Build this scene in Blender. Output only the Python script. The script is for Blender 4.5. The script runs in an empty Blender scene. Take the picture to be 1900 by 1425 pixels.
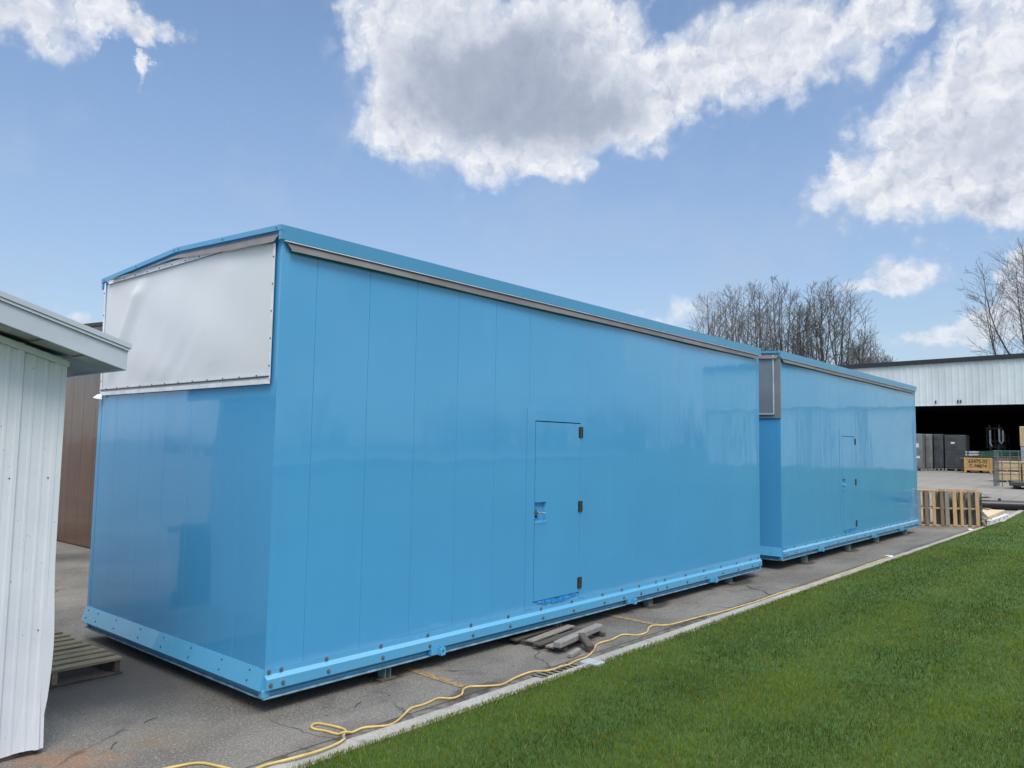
import bpy, math, random
import numpy as np
from mathutils import Vector, Matrix, Euler
R = math.radians
S = bpy.context.scene
col = S.collection

# ------------------------------------------------------------------ camera
cam_d = bpy.data.cameras.new('camera'); cam = bpy.data.objects.new('camera', cam_d); col.objects.link(cam)
cam_d.sensor_width = 36; cam_d.lens = 27.374; cam_d.clip_end = 3000; cam_d.clip_start = 0.05
yaw, pit, rol = R(40.77855), R(4.60019), R(0.97889)
f = Vector((math.cos(pit)*math.cos(yaw), math.cos(pit)*math.sin(yaw), math.sin(pit)))
r0 = Vector((math.sin(yaw), -math.cos(yaw), 0)); u0 = r0.cross(f)
r = r0*math.cos(rol)+u0*math.sin(rol); u = r.cross(f)
M = Matrix((r, u, -f)).transposed().to_4x4(); M.translation = Vector((-3.068, -4.839, 1.855))
cam.matrix_world = M
S.camera = cam

# ------------------------------------------------------------------ world: Nishita sky and clouds
CLOUDS=[(43.28,27.86,11.47,5.20,-3.132,1.00),(48.62,28.57,5.32,4.40,3.090,1.00),(36.64,24.49,6.84,4.67,-3.106,1.00),(43.16,23.02,8.56,4.01,3.139,1.00),(48.82,22.39,3.03,2.16,3.086,1.00),(40.24,20.18,4.87,1.86,-3.140,1.00),(35.07,29.19,4.06,3.35,-3.098,1.00),(30.60,24.29,5.66,3.09,2.902,1.00),(25.13,26.59,6.30,3.20,2.871,1.00),(19.56,27.21,6.02,3.35,3.071,1.00),(14.67,27.96,2.90,1.73,-3.103,1.00),(7.53,25.54,3.71,3.88,-2.895,1.00),(10.31,22.81,4.38,2.82,2.689,1.00),(13.52,20.98,3.60,2.57,2.851,1.00),(14.91,17.50,4.66,2.09,3.000,1.00),(11.05,18.47,5.09,2.70,2.832,1.00),(7.15,19.71,3.87,4.73,-2.941,1.00),(17.93,18.53,1.21,0.97,-3.029,1.00),(8.71,16.00,3.84,1.99,2.902,1.00),(13.72,12.02,2.33,1.69,3.040,1.00),(15.70,10.94,1.95,0.71,-3.070,1.00),(7.55,11.43,1.67,1.81,-3.032,1.00),(8.94,8.22,2.80,1.08,3.112,1.00),(11.96,6.85,5.24,0.76,-3.090,0.80),(73.78,25.3,4.3,2.0,2.899,1.00),(69.89,26.57,2.31,1.66,2.915,1.00),(67.40,25.91,2.05,0.87,2.939,1.00),(66.38,24.06,0.55,0.83,2.951,1.00),(70.64,7.66,1.85,0.55,3.049,1.00),(63.51,6.52,7.12,0.66,3.083,0.50),(29.01,9.06,7.43,1.16,-3.116,0.45),(87.13,19.17,6.89,4.19,2.827,1.00),(82.52,15.00,3.93,1.73,2.910,1.00),(-0.71,16.29,5.58,5.84,-2.915,1.00),(-3.31,23.82,6.15,3.94,-2.795,1.00),(43.61,39.56,12.56,3.32,-3.123,1.00),(67.01,37.59,11.25,3.10,2.947,1.00),(12.43,36.41,8.13,3.15,-2.865,1.00)]
CLOUDS += [(13.6,12.0,1.5,1.0,0,.8),(7.2,11.2,1.8,1.8,0,1.1),(7.6,9.6,2.2,1.4,0,1),(9.6,8.2,2.4,.9,.2,.8),(12.4,7.2,3.0,.8,.1,.7),(8.0,7.0,3.0,.8,0,.7),(8.5,15.6,3.0,1.0,.2,.8),(6.5,15.0,2.5,1.5,0,.8),(70.6,7.9,2.2,.7,0,.8),(68,7.0,2.5,.5,0,.6),(66.2,23.6,.7,.9,0,.5),(69.8,26.6,2,1.2,0,.6)]
SHADES=[(42.44,27.21,9.82,5.25,-3.132,1.00),(38.68,24.15,7.69,4.33,-3.118,1.00),(44.42,24.39,7.77,3.94,3.129,1.00),(33.79,22.67,4.31,2.20,2.950,1.00),(23.22,28.64,4.48,1.38,2.893,0.80),(7.44,19.46,3.72,2.26,2.949,0.90),(12.93,18.75,4.21,1.36,3.020,0.60),(19.59,25.29,5.05,1.53,3.051,0.60),(74.98,25.25,3.65,1.45,2.882,0.80),(8.75,14.86,2.79,1.00,2.986,0.40)]
SUN_EL, SUN_AZ = 56, -128          # azimuth counted from +X towards +Y
W = bpy.data.worlds.new('World'); S.world = W; W.use_nodes = True
nt = W.node_tree; nt.nodes.clear()
def nd(t, **k):
    n = nt.nodes.new(t)
    for a, b in k.items(): setattr(n, a, b)
    return n
def lk(a, b): nt.links.new(a, b)
def mth(op, a, b=None, c=None, clamp=False):
    n = nd('ShaderNodeMath', operation=op); n.use_clamp = clamp
    for i, v in enumerate((a, b, c)):
        if v is None: continue
        if isinstance(v, (int, float)): n.inputs[i].default_value = v
        else: lk(v, n.inputs[i])
    return n.outputs[0]
def mrange(v, a, b, c=0.0, d=1.0, smooth=True):
    n = nd('ShaderNodeMapRange'); n.interpolation_type = 'SMOOTHSTEP' if smooth else 'LINEAR'
    lk(v, n.inputs[0])
    for i, x in enumerate((a, b, c, d)): n.inputs[i+1].default_value = x
    return n.outputs[0]
def mixc(fac, a, b):
    n = nd('ShaderNodeMix', data_type='RGBA')
    if isinstance(fac, (int, float)): n.inputs[0].default_value = fac
    else: lk(fac, n.inputs[0])
    for i, v in ((6, a), (7, b)):
        if isinstance(v, tuple): n.inputs[i].default_value = (*v, 1)
        else: lk(v, n.inputs[i])
    return n.outputs[2]
sky = nd('ShaderNodeTexSky', sky_type='NISHITA'); sky.sun_disc = False
sky.sun_elevation = R(SUN_EL); sky.sun_rotation = R(90-SUN_AZ)
sky.air_density = 1.0; sky.dust_density = 1.2; sky.ozone_density = 1.6; sky.altitude = 100
tc = nd('ShaderNodeTexCoord'); sp = nd('ShaderNodeSeparateXYZ'); lk(tc.outputs['Generated'], sp.inputs[0])
az = mth('DEGREES', mth('ARCTAN2', sp.outputs[1], sp.outputs[0]))
el = mth('DEGREES', mth('ARCSINE', sp.outputs[2]))
cb = nd('ShaderNodeCombineXYZ'); lk(az, cb.inputs[0]); lk(el, cb.inputs[1])
P0 = cb.outputs[0]
def noise(vec, sc, det=6, rough=.55, dist=0.0, typ='FBM'):
    n = nd('ShaderNodeTexNoise'); n.noise_type = typ; n.noise_dimensions = '2D'
    n.inputs['Scale'].default_value = sc; n.inputs['Detail'].default_value = det
    n.inputs['Roughness'].default_value = rough; n.inputs['Distortion'].default_value = dist
    lk(vec, n.inputs['Vector']); return n
def vm(op, a, b):
    n = nd('ShaderNodeVectorMath', operation=op)
    for i, v in enumerate((a, b)):
        if isinstance(v, tuple): n.inputs[i].default_value = v
        else: lk(v, n.inputs[i])
    return n.outputs[0]
wn = noise(P0, 0.17, 10, .60)
warp = vm('MULTIPLY', vm('SUBTRACT', wn.outputs['Color'], (.5, .5, .5)), (7.0, 5.4, 0))
P1 = vm('ADD', P0, warp)
def field(L, P):
    tot = None
    for (a, e, ra, re, th, w) in L:
        m = nd('ShaderNodeMapping', vector_type='TEXTURE'); lk(P, m.inputs[0])
        m.inputs['Location'].default_value = (a, e, 0); m.inputs['Rotation'].default_value = (0, 0, th)
        m.inputs['Scale'].default_value = (ra*1.25, re*1.25, 1)
        g = nd('ShaderNodeTexGradient', gradient_type='SPHERICAL'); lk(m.outputs[0], g.inputs[0])
        v = mth('MULTIPLY', g.outputs[1], w)
        tot = v if tot is None else mth('ADD', tot, v)
    return tot
F = field(CLOUDS, P1)
def puffs(P, dt=3, df=7):
    """billowing detail: rounded cells plus fractal noise, in degrees of sky"""
    v_ = nd('ShaderNodeTexVoronoi'); v_.voronoi_dimensions = '2D'; v_.feature = 'F1'; v_.inputs['Scale'].default_value = .42
    v_.inputs['Detail'].default_value = dt; v_.inputs['Roughness'].default_value = .62; v_.inputs['Lacunarity'].default_value = 2.3
    lk(P, v_.inputs['Vector'])
    fn = noise(P, .38, df, .54)
    return mth('ADD', mth('MULTIPLY', mth('SUBTRACT', .62, v_.outputs['Distance']), .62), mth('MULTIPLY', mth('SUBTRACT', fn.outputs[0], .5), .70))
pn = noise(P0, .9, 4, .5)
P2 = vm('ADD', P0, vm('MULTIPLY', vm('SUBTRACT', pn.outputs['Color'], (.5, .5, .5)), (1.6, 1.3, 0)))
pf = puffs(P2)
pf1 = puffs(P2, 2.2, 5); pf2 = puffs(vm('ADD', P2, (.75, .75, 0)), 2.2, 5)               # towards the light: up and to the left
F2 = mth('ADD', mth('MULTIPLY', F, 1.35), mth('MULTIPLY', mth('ADD', pf, .04), mrange(F, 0, .22)))
big = noise(P0, 0.055, 6, .6)
back = mth('GREATER_THAN', mth('ABSOLUTE', mth('SUBTRACT', az, 41.0)), 55.0)
F3 = mth('MULTIPLY', mrange(big.outputs[0], .47, .62), back)
fill_veil = mth('MULTIPLY', mrange(el, 33, 50), mrange(big.outputs[0], .30, .55, .55, .95))  # bright cloud added in the unseen overhead sky as fill light
soft = mth('MULTIPLY', mrange(mth('ADD', mth('MULTIPLY', F, 1.35), mth('MULTIPLY', puffs(P2, 1, 2), mth('MULTIPLY', mrange(F, 0, .22), .9))), -.02, .85), .75)
dens = mth('MAXIMUM', mth('MAXIMUM', mrange(F2, .10, 1.0), soft), F3)
relief = mth('SUBTRACT', pf1, pf2)
SH = field(SHADES, P1)
sh0 = mrange(SH, .0, 1.7, 0, .46)
deep = mrange(F2, .5, 1.9, 0, .62)
lit = mth('SUBTRACT', mth('ADD', mth('MULTIPLY', mth('MULTIPLY', relief, mrange(SH, .1, .9, 1.0, .3)), .58), .91), mth('ADD', sh0, mth('MULTIPLY', deep, .34)), clamp=True)
ramp = nd('ShaderNodeValToRGB'); lk(lit, ramp.inputs[0]); e = ramp.color_ramp.elements
for p_, c_ in ((0., (1.35, 1.62, 2.15)), (.35, (1.95, 2.2, 2.75)), (.65, (2.95, 3.15, 3.6)), (1., (4.0, 4.1, 4.3))):
    el_ = e.new(p_) if p_ not in (0., 1.) else e[0 if p_ == 0. else len(e)-1]; el_.color = (c_[0]/5, c_[1]/5, c_[2]/5, 1)
cc = vm('MULTIPLY', ramp.outputs[0], (5, 5, 5))
low = mrange(el, -2, 18, .5, 1.0)                       # clouds fade into the air low down
dens = mth('MULTIPLY', dens, low)
# thin haze patches drifting in the blue
th_ = noise(P0, .10, 6, .6); thin = mrange(th_.outputs[0], .45, .75, 0, .22)
gain = mrange(el, 2, 28, .80, 1.02)
gv = nd('ShaderNodeCombineXYZ')
for q in range(3): lk(gain, gv.inputs[q])
skyc = vm('MULTIPLY', vm('MULTIPLY', sky.outputs[0], (.76, .80, .83)), gv.outputs[0])
hz = mrange(el, 0, 30, .35, .06)
skyc = mixc(hz, skyc, (2.3, 2.75, 3.5))
skyc = mixc(thin, skyc, (2.3, 2.6, 3.2))
fin = mixc(fill_veil, mixc(dens, skyc, cc), (9.5, 9.6, 9.9))
bg = nd('ShaderNodeBackground'); lk(fin, bg.inputs[0]); bg.inputs[1].default_value = 0.15
wo = nd('ShaderNodeOutputWorld'); lk(bg.outputs[0], wo.inputs[0])
try: W.cycles.sampling_method = 'MANUAL'; W.cycles.sample_map_resolution = 1024
except Exception: pass

# ------------------------------------------------------------------ sun, soft behind thin cloud
sd = bpy.data.lights.new('sun', 'SUN'); so = bpy.data.objects.new('sun', sd); col.objects.link(so)
sd.energy = 1.4; sd.angle = R(24); sd.color = (1, .95, .88)
sv = Vector((math.cos(R(SUN_AZ))*math.cos(R(SUN_EL)), math.sin(R(SUN_AZ))*math.cos(R(SUN_EL)), math.sin(R(SUN_EL))))
so.rotation_euler = sv.to_track_quat('Z', 'Y').to_euler()
S.view_settings.view_transform = 'Standard'; S.view_settings.look = 'None'
S.view_settings.exposure = 0.55; S.view_settings.gamma = 1

# ------------------------------------------------------------------ materials
class Mat:
    """small wrapper for building a procedural principled material"""
    def __init__(s, name):
        s.m = bpy.data.materials.new(name); s.m.use_nodes = True; s.nt = s.m.node_tree
        s.b = s.nt.nodes['Principled BSDF']; s.pos = None
    def node(s, t, **k):
        n = s.nt.nodes.new(t)
        for a, b in k.items(): setattr(n, a, b)
        return n
    def link(s, a, b): s.nt.links.new(a, b)
    def coord(s, kind='object'):
        if kind == 'object': return s.node('ShaderNodeTexCoord').outputs['Object']
        return s.node('ShaderNodeNewGeometry').outputs['Position']
    def mapping(s, v, sc):
        n = s.node('ShaderNodeMapping'); s.link(v, n.inputs[0]); n.inputs['Scale'].default_value = sc; return n.outputs[0]
    def noise(s, v, sc, det=4, rough=.55, dist=0):
        n = s.node('ShaderNodeTexNoise'); s.link(v, n.inputs['Vector'])
        n.inputs['Scale'].default_value = sc; n.inputs['Detail'].default_value = det
        n.inputs['Roughness'].default_value = rough; n.inputs['Distortion'].default_value = dist
        return n.outputs[0]
    def mr(s, v, a, b, c=0., d=1.):
        n = s.node('ShaderNodeMapRange'); n.interpolation_type = 'SMOOTHSTEP'; s.link(v, n.inputs[0])
        for i, x in enumerate((a, b, c, d)): n.inputs[i+1].default_value = x
        return n.outputs[0]
    def mix(s, fac, a, b, blend='MIX'):
        n = s.node('ShaderNodeMix', data_type='RGBA', blend_type=blend)
        if isinstance(fac, (int, float)): n.inputs[0].default_value = fac
        else: s.link(fac, n.inputs[0])
        for i, v in ((6, a), (7, b)):
            if isinstance(v, tuple): n.inputs[i].default_value = (*v[:3], 1)
            else: s.link(v, n.inputs[i])
        return n.outputs[2]
    def math(s, op, a, b=None):
        n = s.node('ShaderNodeMath', operation=op)
        for i, v in enumerate((a, b)):
            if v is None: continue
            if isinstance(v, (int, float)): n.inputs[i].default_value = v
            else: s.link(v, n.inputs[i])
        return n.outputs[0]
    def base(s, v):
        if isinstance(v, tuple): s.b.inputs['Base Color'].default_value = (*v, 1)
        else: s.link(v, s.b.inputs['Base Color'])
    def rough(s, v):
        if isinstance(v, (int, float)): s.b.inputs['Roughness'].default_value = v
        else: s.link(v, s.b.inputs['Roughness'])
    def bump(s, h, strength=.3, dist=.01):
        n = s.node('ShaderNodeBump'); n.inputs['Strength'].default_value = strength; n.inputs['Distance'].default_value = dist
        s.link(h, n.inputs['Height']); s.link(n.outputs[0], s.b.inputs['Normal'])
    def set(s, **k):
        for a, v in k.items(): s.b.inputs[a.replace('_', ' ')].default_value = v
        return s

def simple(name, c, rough=.6, var=.12, sc=6, metal=0., bump=0., bsc=40):
    m = Mat(name); v = m.coord(); n = m.noise(v, sc, 5)
    lo = tuple(x*(1-var) for x in c); hi = tuple(min(1, x*(1+var)) for x in c)
    m.base(m.mix(m.mr(n, .3, .7), lo, hi)); m.rough(rough); m.set(Metallic=metal)
    if bump: m.bump(m.noise(v, bsc, 3), bump, .004)
    return m.m
def gloss(name, c, wav=.0006, rough=.16, var=.04):
    m = Mat(name); v = m.coord()
    n = m.noise(v, 1.1, 3); streak = m.noise(m.mapping(v, (9, 9, .5)), 1.2, 4)
    a = tuple(x*(1-var) for x in c); b = tuple(x*(1+var) for x in c)
    m.base(m.mix(m.math('MULTIPLY', m.math('ADD', m.mr(n, .3, .7), streak), .5), a, b))
    m.rough(m.mr(m.noise(v, 3.5, 5, .7), .3, .75, rough*.9, rough*1.15))
    m.set(IOR=1.5, Coat_Weight=.5, Coat_Roughness=.02)
    wv = m.math('ADD', m.noise(m.mapping(v, (1.3, 1.3, .7)), 1.0, 2, .4), m.math('MULTIPLY', m.noise(m.mapping(v, (5, 5, .3)), 1.0, 1, .4), .2))
    bn = m.node('ShaderNodeBump'); bn.inputs['Strength'].default_value = 1.0; bn.inputs['Distance'].default_value = wav*22
    m.link(wv, bn.inputs['Height']); m.link(bn.outputs[0], m.b.inputs['Normal']); m.link(bn.outputs[0], m.b.inputs['Coat Normal'])
    return m.m

BLUE = (.080, .355, .64)
M_ = {}
M_['blue'] = gloss('blue_gloss_paint', BLUE, .0004, .085)
M_['blue_trim'] = gloss('blue_trim_paint', (.095, .38, .62), .0002, .26)
M_['blue_fascia'] = gloss('blue_fascia_paint', (.070, .31, .54), .0002, .3)
M_['blue_channel'] = gloss('blue_channel_paint', (.08, .33, .52), .0002, .35)
M_['pale_lip'] = simple('pale_worn_lip', (.22, .37, .46), .45, .35, 9)
M_['brown'] = gloss('brown_gloss_paint', (.095, .040, .020), .0008, .16)
M_['dark_brown'] = simple('dark_brown_trim', (.03, .02, .017), .5)
M_['flap'] = simple('grey_brown_membrane', (.17, .155, .16), .65, .1, 5, bump=.2)
M_['dripedge'] = simple('white_drip_edge', (.50, .60, .66), .4)
M_['roof'] = simple('pale_roof_membrane', (.45, .46, .47), .7)
M_['gasket'] = simple('dark_gasket', (.012, .02, .05), .7)
M_['bolt'] = simple('dull_steel', (.17, .18, .19), .4, .3, 60, .5)
M_['screw'] = simple('dark_screw', (.06, .09, .12), .4, .2, 60, .5)
M_['black'] = simple('black_metal', (.015, .015, .016), .5)
M_['brass'] = simple('brass_pin', (.16, .13, .08), .4, .2, 50, .7)
M_['chrome'] = simple('chrome', (.7, .7, .7), .15, .05, 20, 1.)
M_['film'] = simple('torn_blue_film', (.02, .24, .62), .35, .35, 25)
M_['greyblue'] = simple('grey_cover_metal', (.20, .235, .27), .38, .08, 2)
M_['greystrip'] = simple('grey_cover_strip', (.22, .225, .24), .5, .08, 3)
M_['tealpad'] = simple('pale_teal_bracket', (.16, .28, .28), .6)
M_['rustplate'] = simple('rusty_plate', (.10, .065, .045), .85, .4, 30)
m = Mat('white_tarp'); v = m.coord(); n = m.noise(v, 1.6, 5)
m.base(m.mix(m.mr(n, .3, .7), (.66, .68, .69), (.69, .70, .705))); m.rough(.85); m.set(Specular_IOR_Level=.15)
m.bump(m.noise(v, 2.2, 2, .4), .15, .01); M_['tarp'] = m.m
M_['tarp_edge'] = simple('bright_tarp_hem', (.74, .75, .76), .9)
# weathered white siding with dirt running down
m = Mat('white_siding'); v = m.coord(); n = m.noise(v, 2.2, 6, .6); st = m.noise(m.mapping(v, (14, 14, .6)), 1.0, 5, .6)
c = m.mix(m.mr(n, .3, .75), (.66, .69, .73), (.74, .76, .79)); c = m.mix(m.mr(st, .55, .8, 0, .22), c, (.50, .53, .52))
d = m.math('LESS_THAN', m.noise(v, 38, 2), .27); c = m.mix(m.math('MULTIPLY', d, .5), c, (.2, .19, .17))
m.base(c); m.rough(.42); m.bump(m.noise(v, 3, 3), .2, .01); M_['siding'] = m.m
M_['shed_trim'] = simple('painted_fascia', (.50, .55, .62), .42, .06, 3)
M_['soffit'] = simple('soffit_panel', (.36, .38, .36), .6, .25, 3)
M_['wh_siding'] = simple('pale_grey_siding', (.60, .68, .71), .5, .08, .6)
M_['wh_dark'] = simple('dark_edge', (.02, .028, .035), .5)
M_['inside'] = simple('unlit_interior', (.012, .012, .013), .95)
# wood
def wood(name, c, c2, along=(1, 1, 1), rough=.8, sc=8):
    m = Mat(name); v = m.coord(); g = m.noise(m.mapping(v, along), sc, 6, .65, .5); n = m.noise(v, 2.5, 4)
    k = m.mix(m.mr(g, .3, .7), c, c2); k = m.mix(m.mr(n, .4, .75, 0, .55), k, tuple(x*.6 for x in c2))
    m.base(k); m.rough(rough); m.bump(g, .4, .004); return m.m
M_['wood_grey'] = wood('weathered_grey_wood', (.20, .185, .165), (.30, .275, .24), (1, 9, 9))
M_['wood_pallet'] = wood('old_pallet_wood', (.17, .145, .095), (.30, .255, .165), (1, 9, 9))
M_['wood_tan'] = wood('tan_wood', (.40, .26, .12), (.55, .38, .20), (6, 6, .8))
M_['wood_brown'] = wood('brown_wood', (.16, .11, .075), (.25, .18, .12), (6, 6, .8))
M_['wood_new'] = wood('pale_new_lumber', (.55, .42, .27), (.66, .53, .36), (1, 8, 8))
M_['wood_crate'] = wood('yellow_crate_wood', (.44, .26, .09), (.56, .36, .15), (8, .8, 8))
M_['osb'] = wood('pale_board', (.46, .33, .17), (.58, .44, .25), (3, 3, 3), sc=3)
M_['wood_dark'] = wood('dark_wet_wood', (.055, .045, .036), (.11, .095, .08), (1, 8, 8))
M_['beam'] = wood('grey_timber', (.19, .18, .165), (.31, .30, .28), (1, 8, 8))
M_['plastic_black'] = simple('black_pipe_plastic', (.016, .017, .02), .35)
M_['wrap_grey'] = simple('grey_wrapped_goods', (.17, .18, .175), .4, .2, 2)
M_['wrap_dark'] = simple('dark_wrapped_goods', (.055, .06, .065), .4, .3, 2)
M_['paper'] = simple('white_paper', (.7, .7, .7), .7)
M_['green_steel'] = simple('green_steel', (.012, .085, .055), .45)
M_['steel_mesh'] = simple('grey_mesh_steel', (.13, .16, .165), .5, .2, 3, .4)
M_['mat_dark'] = simple('dark_deck', (.05, .052, .056), .8)
M_['white_block'] = simple('white_board', (.58, .60, .62), .6)
M_['pale_steel'] = simple('pale_steel', (.35, .36, .37), .35, .1, 3, .3)
M_['rubber'] = simple('rubber', (.02, .02, .02), .8)
M_['ink'] = simple('black_marker', (.015, .013, .012), .8)
M_['cable'] = simple('yellow_cable_sheath', (.62, .44, .14), .45, .18, 9)
M_['bin'] = simple('dark_green_plastic', (.012, .045, .05), .45)
M_['iron'] = simple('cast_iron', (.17, .15, .13), .75, .3, 30, bump=.4)
M_['pit'] = simple('dark_pit', (.008, .008, .008), 1.)
M_['concrete_block'] = simple('pale_concrete', (.36, .40, .43), .8, .1, 8)
m = Mat('bark'); v = m.coord(); n = m.noise(v, 4, 5)
m.base(m.mix(n, (.05, .045, .042), (.10, .092, .085))); m.rough(.95); M_['bark'] = m.m
M_['twig'] = simple('twig_bark', (.115, .11, .105), .95)
M_['twig_pale'] = simple('pale_twig_bark', (.20, .175, .15), .95)

# asphalt
m = Mat('asphalt'); v = m.coord('world')
sp1 = m.noise(v, 48, 3, .8); sp2 = m.noise(v, 85, 3, .8)
vo = m.node('ShaderNodeTexVoronoi'); m.link(v, vo.inputs['Vector']); vo.inputs['Scale'].default_value = 95
big1 = m.noise(v, .55, 6, .6); big2 = m.noise(m.mapping(v, (.35, 1.6, 1)), 1.1, 6, .65)
c = m.mix(m.mr(big1, .36, .64), (.125, .117, .103), (.215, .202, .178))
c = m.mix(m.mr(big2, .5, .72, 0, .6), c, (.082, .078, .07))
agg = m.mix(vo.outputs['Color'], (.045, .043, .042), (.36, .345, .32))
c = m.mix(m.mr(sp1, .52, .66, 0, .85), c, (.36, .345, .315)); c = m.mix(m.mr(sp2, .50, .62, 0, .75), c, (.035, .033, .031))
sx = m.node('ShaderNodeSeparateXYZ'); m.link(v, sx.inputs[0])
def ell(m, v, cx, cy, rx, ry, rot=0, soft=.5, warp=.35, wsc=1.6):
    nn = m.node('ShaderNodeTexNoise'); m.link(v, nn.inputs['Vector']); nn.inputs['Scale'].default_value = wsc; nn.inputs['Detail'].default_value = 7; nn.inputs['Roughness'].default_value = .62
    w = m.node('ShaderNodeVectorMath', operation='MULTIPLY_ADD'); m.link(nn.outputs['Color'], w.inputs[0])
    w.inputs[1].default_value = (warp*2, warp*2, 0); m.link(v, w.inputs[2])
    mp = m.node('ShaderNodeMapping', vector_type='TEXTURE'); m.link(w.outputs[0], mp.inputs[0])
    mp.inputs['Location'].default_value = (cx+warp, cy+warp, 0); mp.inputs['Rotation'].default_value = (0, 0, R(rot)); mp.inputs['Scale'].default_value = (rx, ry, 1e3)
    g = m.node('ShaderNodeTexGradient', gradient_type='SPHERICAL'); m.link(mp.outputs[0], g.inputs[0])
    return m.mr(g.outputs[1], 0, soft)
mid = m.noise(v, 3.2, 6, .7); c = m.mix(m.mr(mid, .52, .68, 0, .45), c, (.075, .07, .062)); mid2 = m.noise(v, 7, 5, .7); c = m.mix(m.mr(mid2, .56, .7, 0, .35), c, (.27, .25, .215))
# dark asphalt with painted-in shade between shed and unit, rust run by the shed foot, dirt near planks
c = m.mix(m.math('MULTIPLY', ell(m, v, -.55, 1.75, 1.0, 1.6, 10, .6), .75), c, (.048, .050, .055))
c = m.mix(m.math('MULTIPLY', ell(m, v, -1.15, .12, .40, .24, -40, .8, .3, 5), m.mr(mid, .3, .6, .15, .6)), c, (.33, .16, .07))
c = m.mix(m.math('MULTIPLY', ell(m, v, -.7, .1, .5, .3, -30, .9, .4, 4), m.mr(mid, .35, .65, .05, .4)), c, (.28, .20, .12))
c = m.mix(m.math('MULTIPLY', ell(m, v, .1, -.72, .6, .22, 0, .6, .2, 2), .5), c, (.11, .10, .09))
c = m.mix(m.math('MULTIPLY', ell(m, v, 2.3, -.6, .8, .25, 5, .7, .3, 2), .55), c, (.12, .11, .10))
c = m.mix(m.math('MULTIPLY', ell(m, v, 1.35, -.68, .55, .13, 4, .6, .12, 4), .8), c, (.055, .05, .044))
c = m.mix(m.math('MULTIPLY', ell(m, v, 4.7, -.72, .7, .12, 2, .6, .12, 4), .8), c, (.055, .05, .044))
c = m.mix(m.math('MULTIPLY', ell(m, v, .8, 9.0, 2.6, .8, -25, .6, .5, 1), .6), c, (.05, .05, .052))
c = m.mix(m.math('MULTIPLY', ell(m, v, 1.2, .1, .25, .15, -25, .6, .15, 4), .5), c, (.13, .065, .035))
for fx_, sz in ((1.12, .22), (3.36, .30), (5.25, .42), (7.55, .55), (10.2, .4), (12.5, .4)):  # dark stains round the feet, in part painted contact shadow
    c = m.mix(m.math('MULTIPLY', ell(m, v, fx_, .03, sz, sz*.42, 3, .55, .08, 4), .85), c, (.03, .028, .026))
# dirty gutter along the kerb and the crack beside it
jn = m.noise(v, 1.3, 6, .6); jn2 = m.noise(v, 9, 3, .6)
yy = m.math('ADD', sx.outputs[1], m.math('MULTIPLY', m.math('SUBTRACT', jn, .5), .05))
gut = m.math('MULTIPLY', m.mr(yy, -.72, -.70, 1, 0), m.mr(yy, -.96, -.95, 0, 1))
c = m.mix(m.math('MULTIPLY', gut, .75), c, m.mix(m.mr(jn2, .35, .65), (.045, .04, .034), (.19, .175, .15)))
yc = m.math('ABSOLUTE', m.math('ADD', yy, .705)); crk = m.mr(yc, .002, .012, 1, 0)
crk = m.math('MULTIPLY', crk, m.mr(jn, .34, .44))
c = m.mix(m.math('MULTIPLY', crk, .85), c, (.018, .016, .014))
# wandering cracks
vc = m.node('ShaderNodeTexVoronoi', feature='DISTANCE_TO_EDGE'); wn_ = m.node('ShaderNodeTexNoise'); m.link(v, wn_.inputs['Vector']); wn_.inputs['Scale'].default_value = 1.8; wn_.inputs['Detail'].default_value = 6
wv_ = m.node('ShaderNodeVectorMath', operation='MULTIPLY_ADD'); m.link(wn_.outputs['Color'], wv_.inputs[0]); wv_.inputs[1].default_value = (.6, .6, 0); m.link(v, wv_.inputs[2])
m.link(wv_.outputs[0], vc.inputs['Vector']); vc.inputs['Scale'].default_value = .62
ck = m.math('MULTIPLY', m.mr(vc.outputs['Distance'], .002, .009, 1, 0), m.mr(m.noise(v, .5, 3), .53, .60))
c = m.mix(m.math('MULTIPLY', ck, .7), c, (.02, .018, .016))
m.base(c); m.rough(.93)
h = m.math('ADD', m.math('MULTIPLY', sp1, .6), m.math('MULTIPLY', vo.outputs['Distance'], 1.0)); m.bump(h, .55, .006)
M_['asphalt'] = m.m
# yard concrete
m = Mat('yard_concrete'); v = m.coord('world')
c = m.mix(m.mr(m.noise(v, .35, 6, .6), .3, .7), (.19, .18, .165), (.24, .228, .21))
c = m.mix(m.mr(m.noise(m.mapping(v, (.4, 2.2, 1)), .5, 6, .65), .5, .72, 0, .5), c, (.18, .17, .155))
c = m.mix(m.mr(m.noise(v, 30, 3, .7), .5, .7, 0, .4), c, (.15, .143, .135))
br = m.node('ShaderNodeTexBrick'); m.link(v, br.inputs['Vector']); br.inputs['Scale'].default_value = .25; br.inputs['Mortar Size'].default_value = .004
br.inputs['Color1'].default_value = (0, 0, 0, 1); br.inputs['Color2'].default_value = (0, 0, 0, 1); br.inputs['Mortar'].default_value = (1, 1, 1, 1); br.offset = 0
c = m.mix(m.math('MULTIPLY', br.outputs[0], .6), c, (.07, .065, .06))
m.base(c); m.rough(.9); M_['concrete'] = m.m
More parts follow.
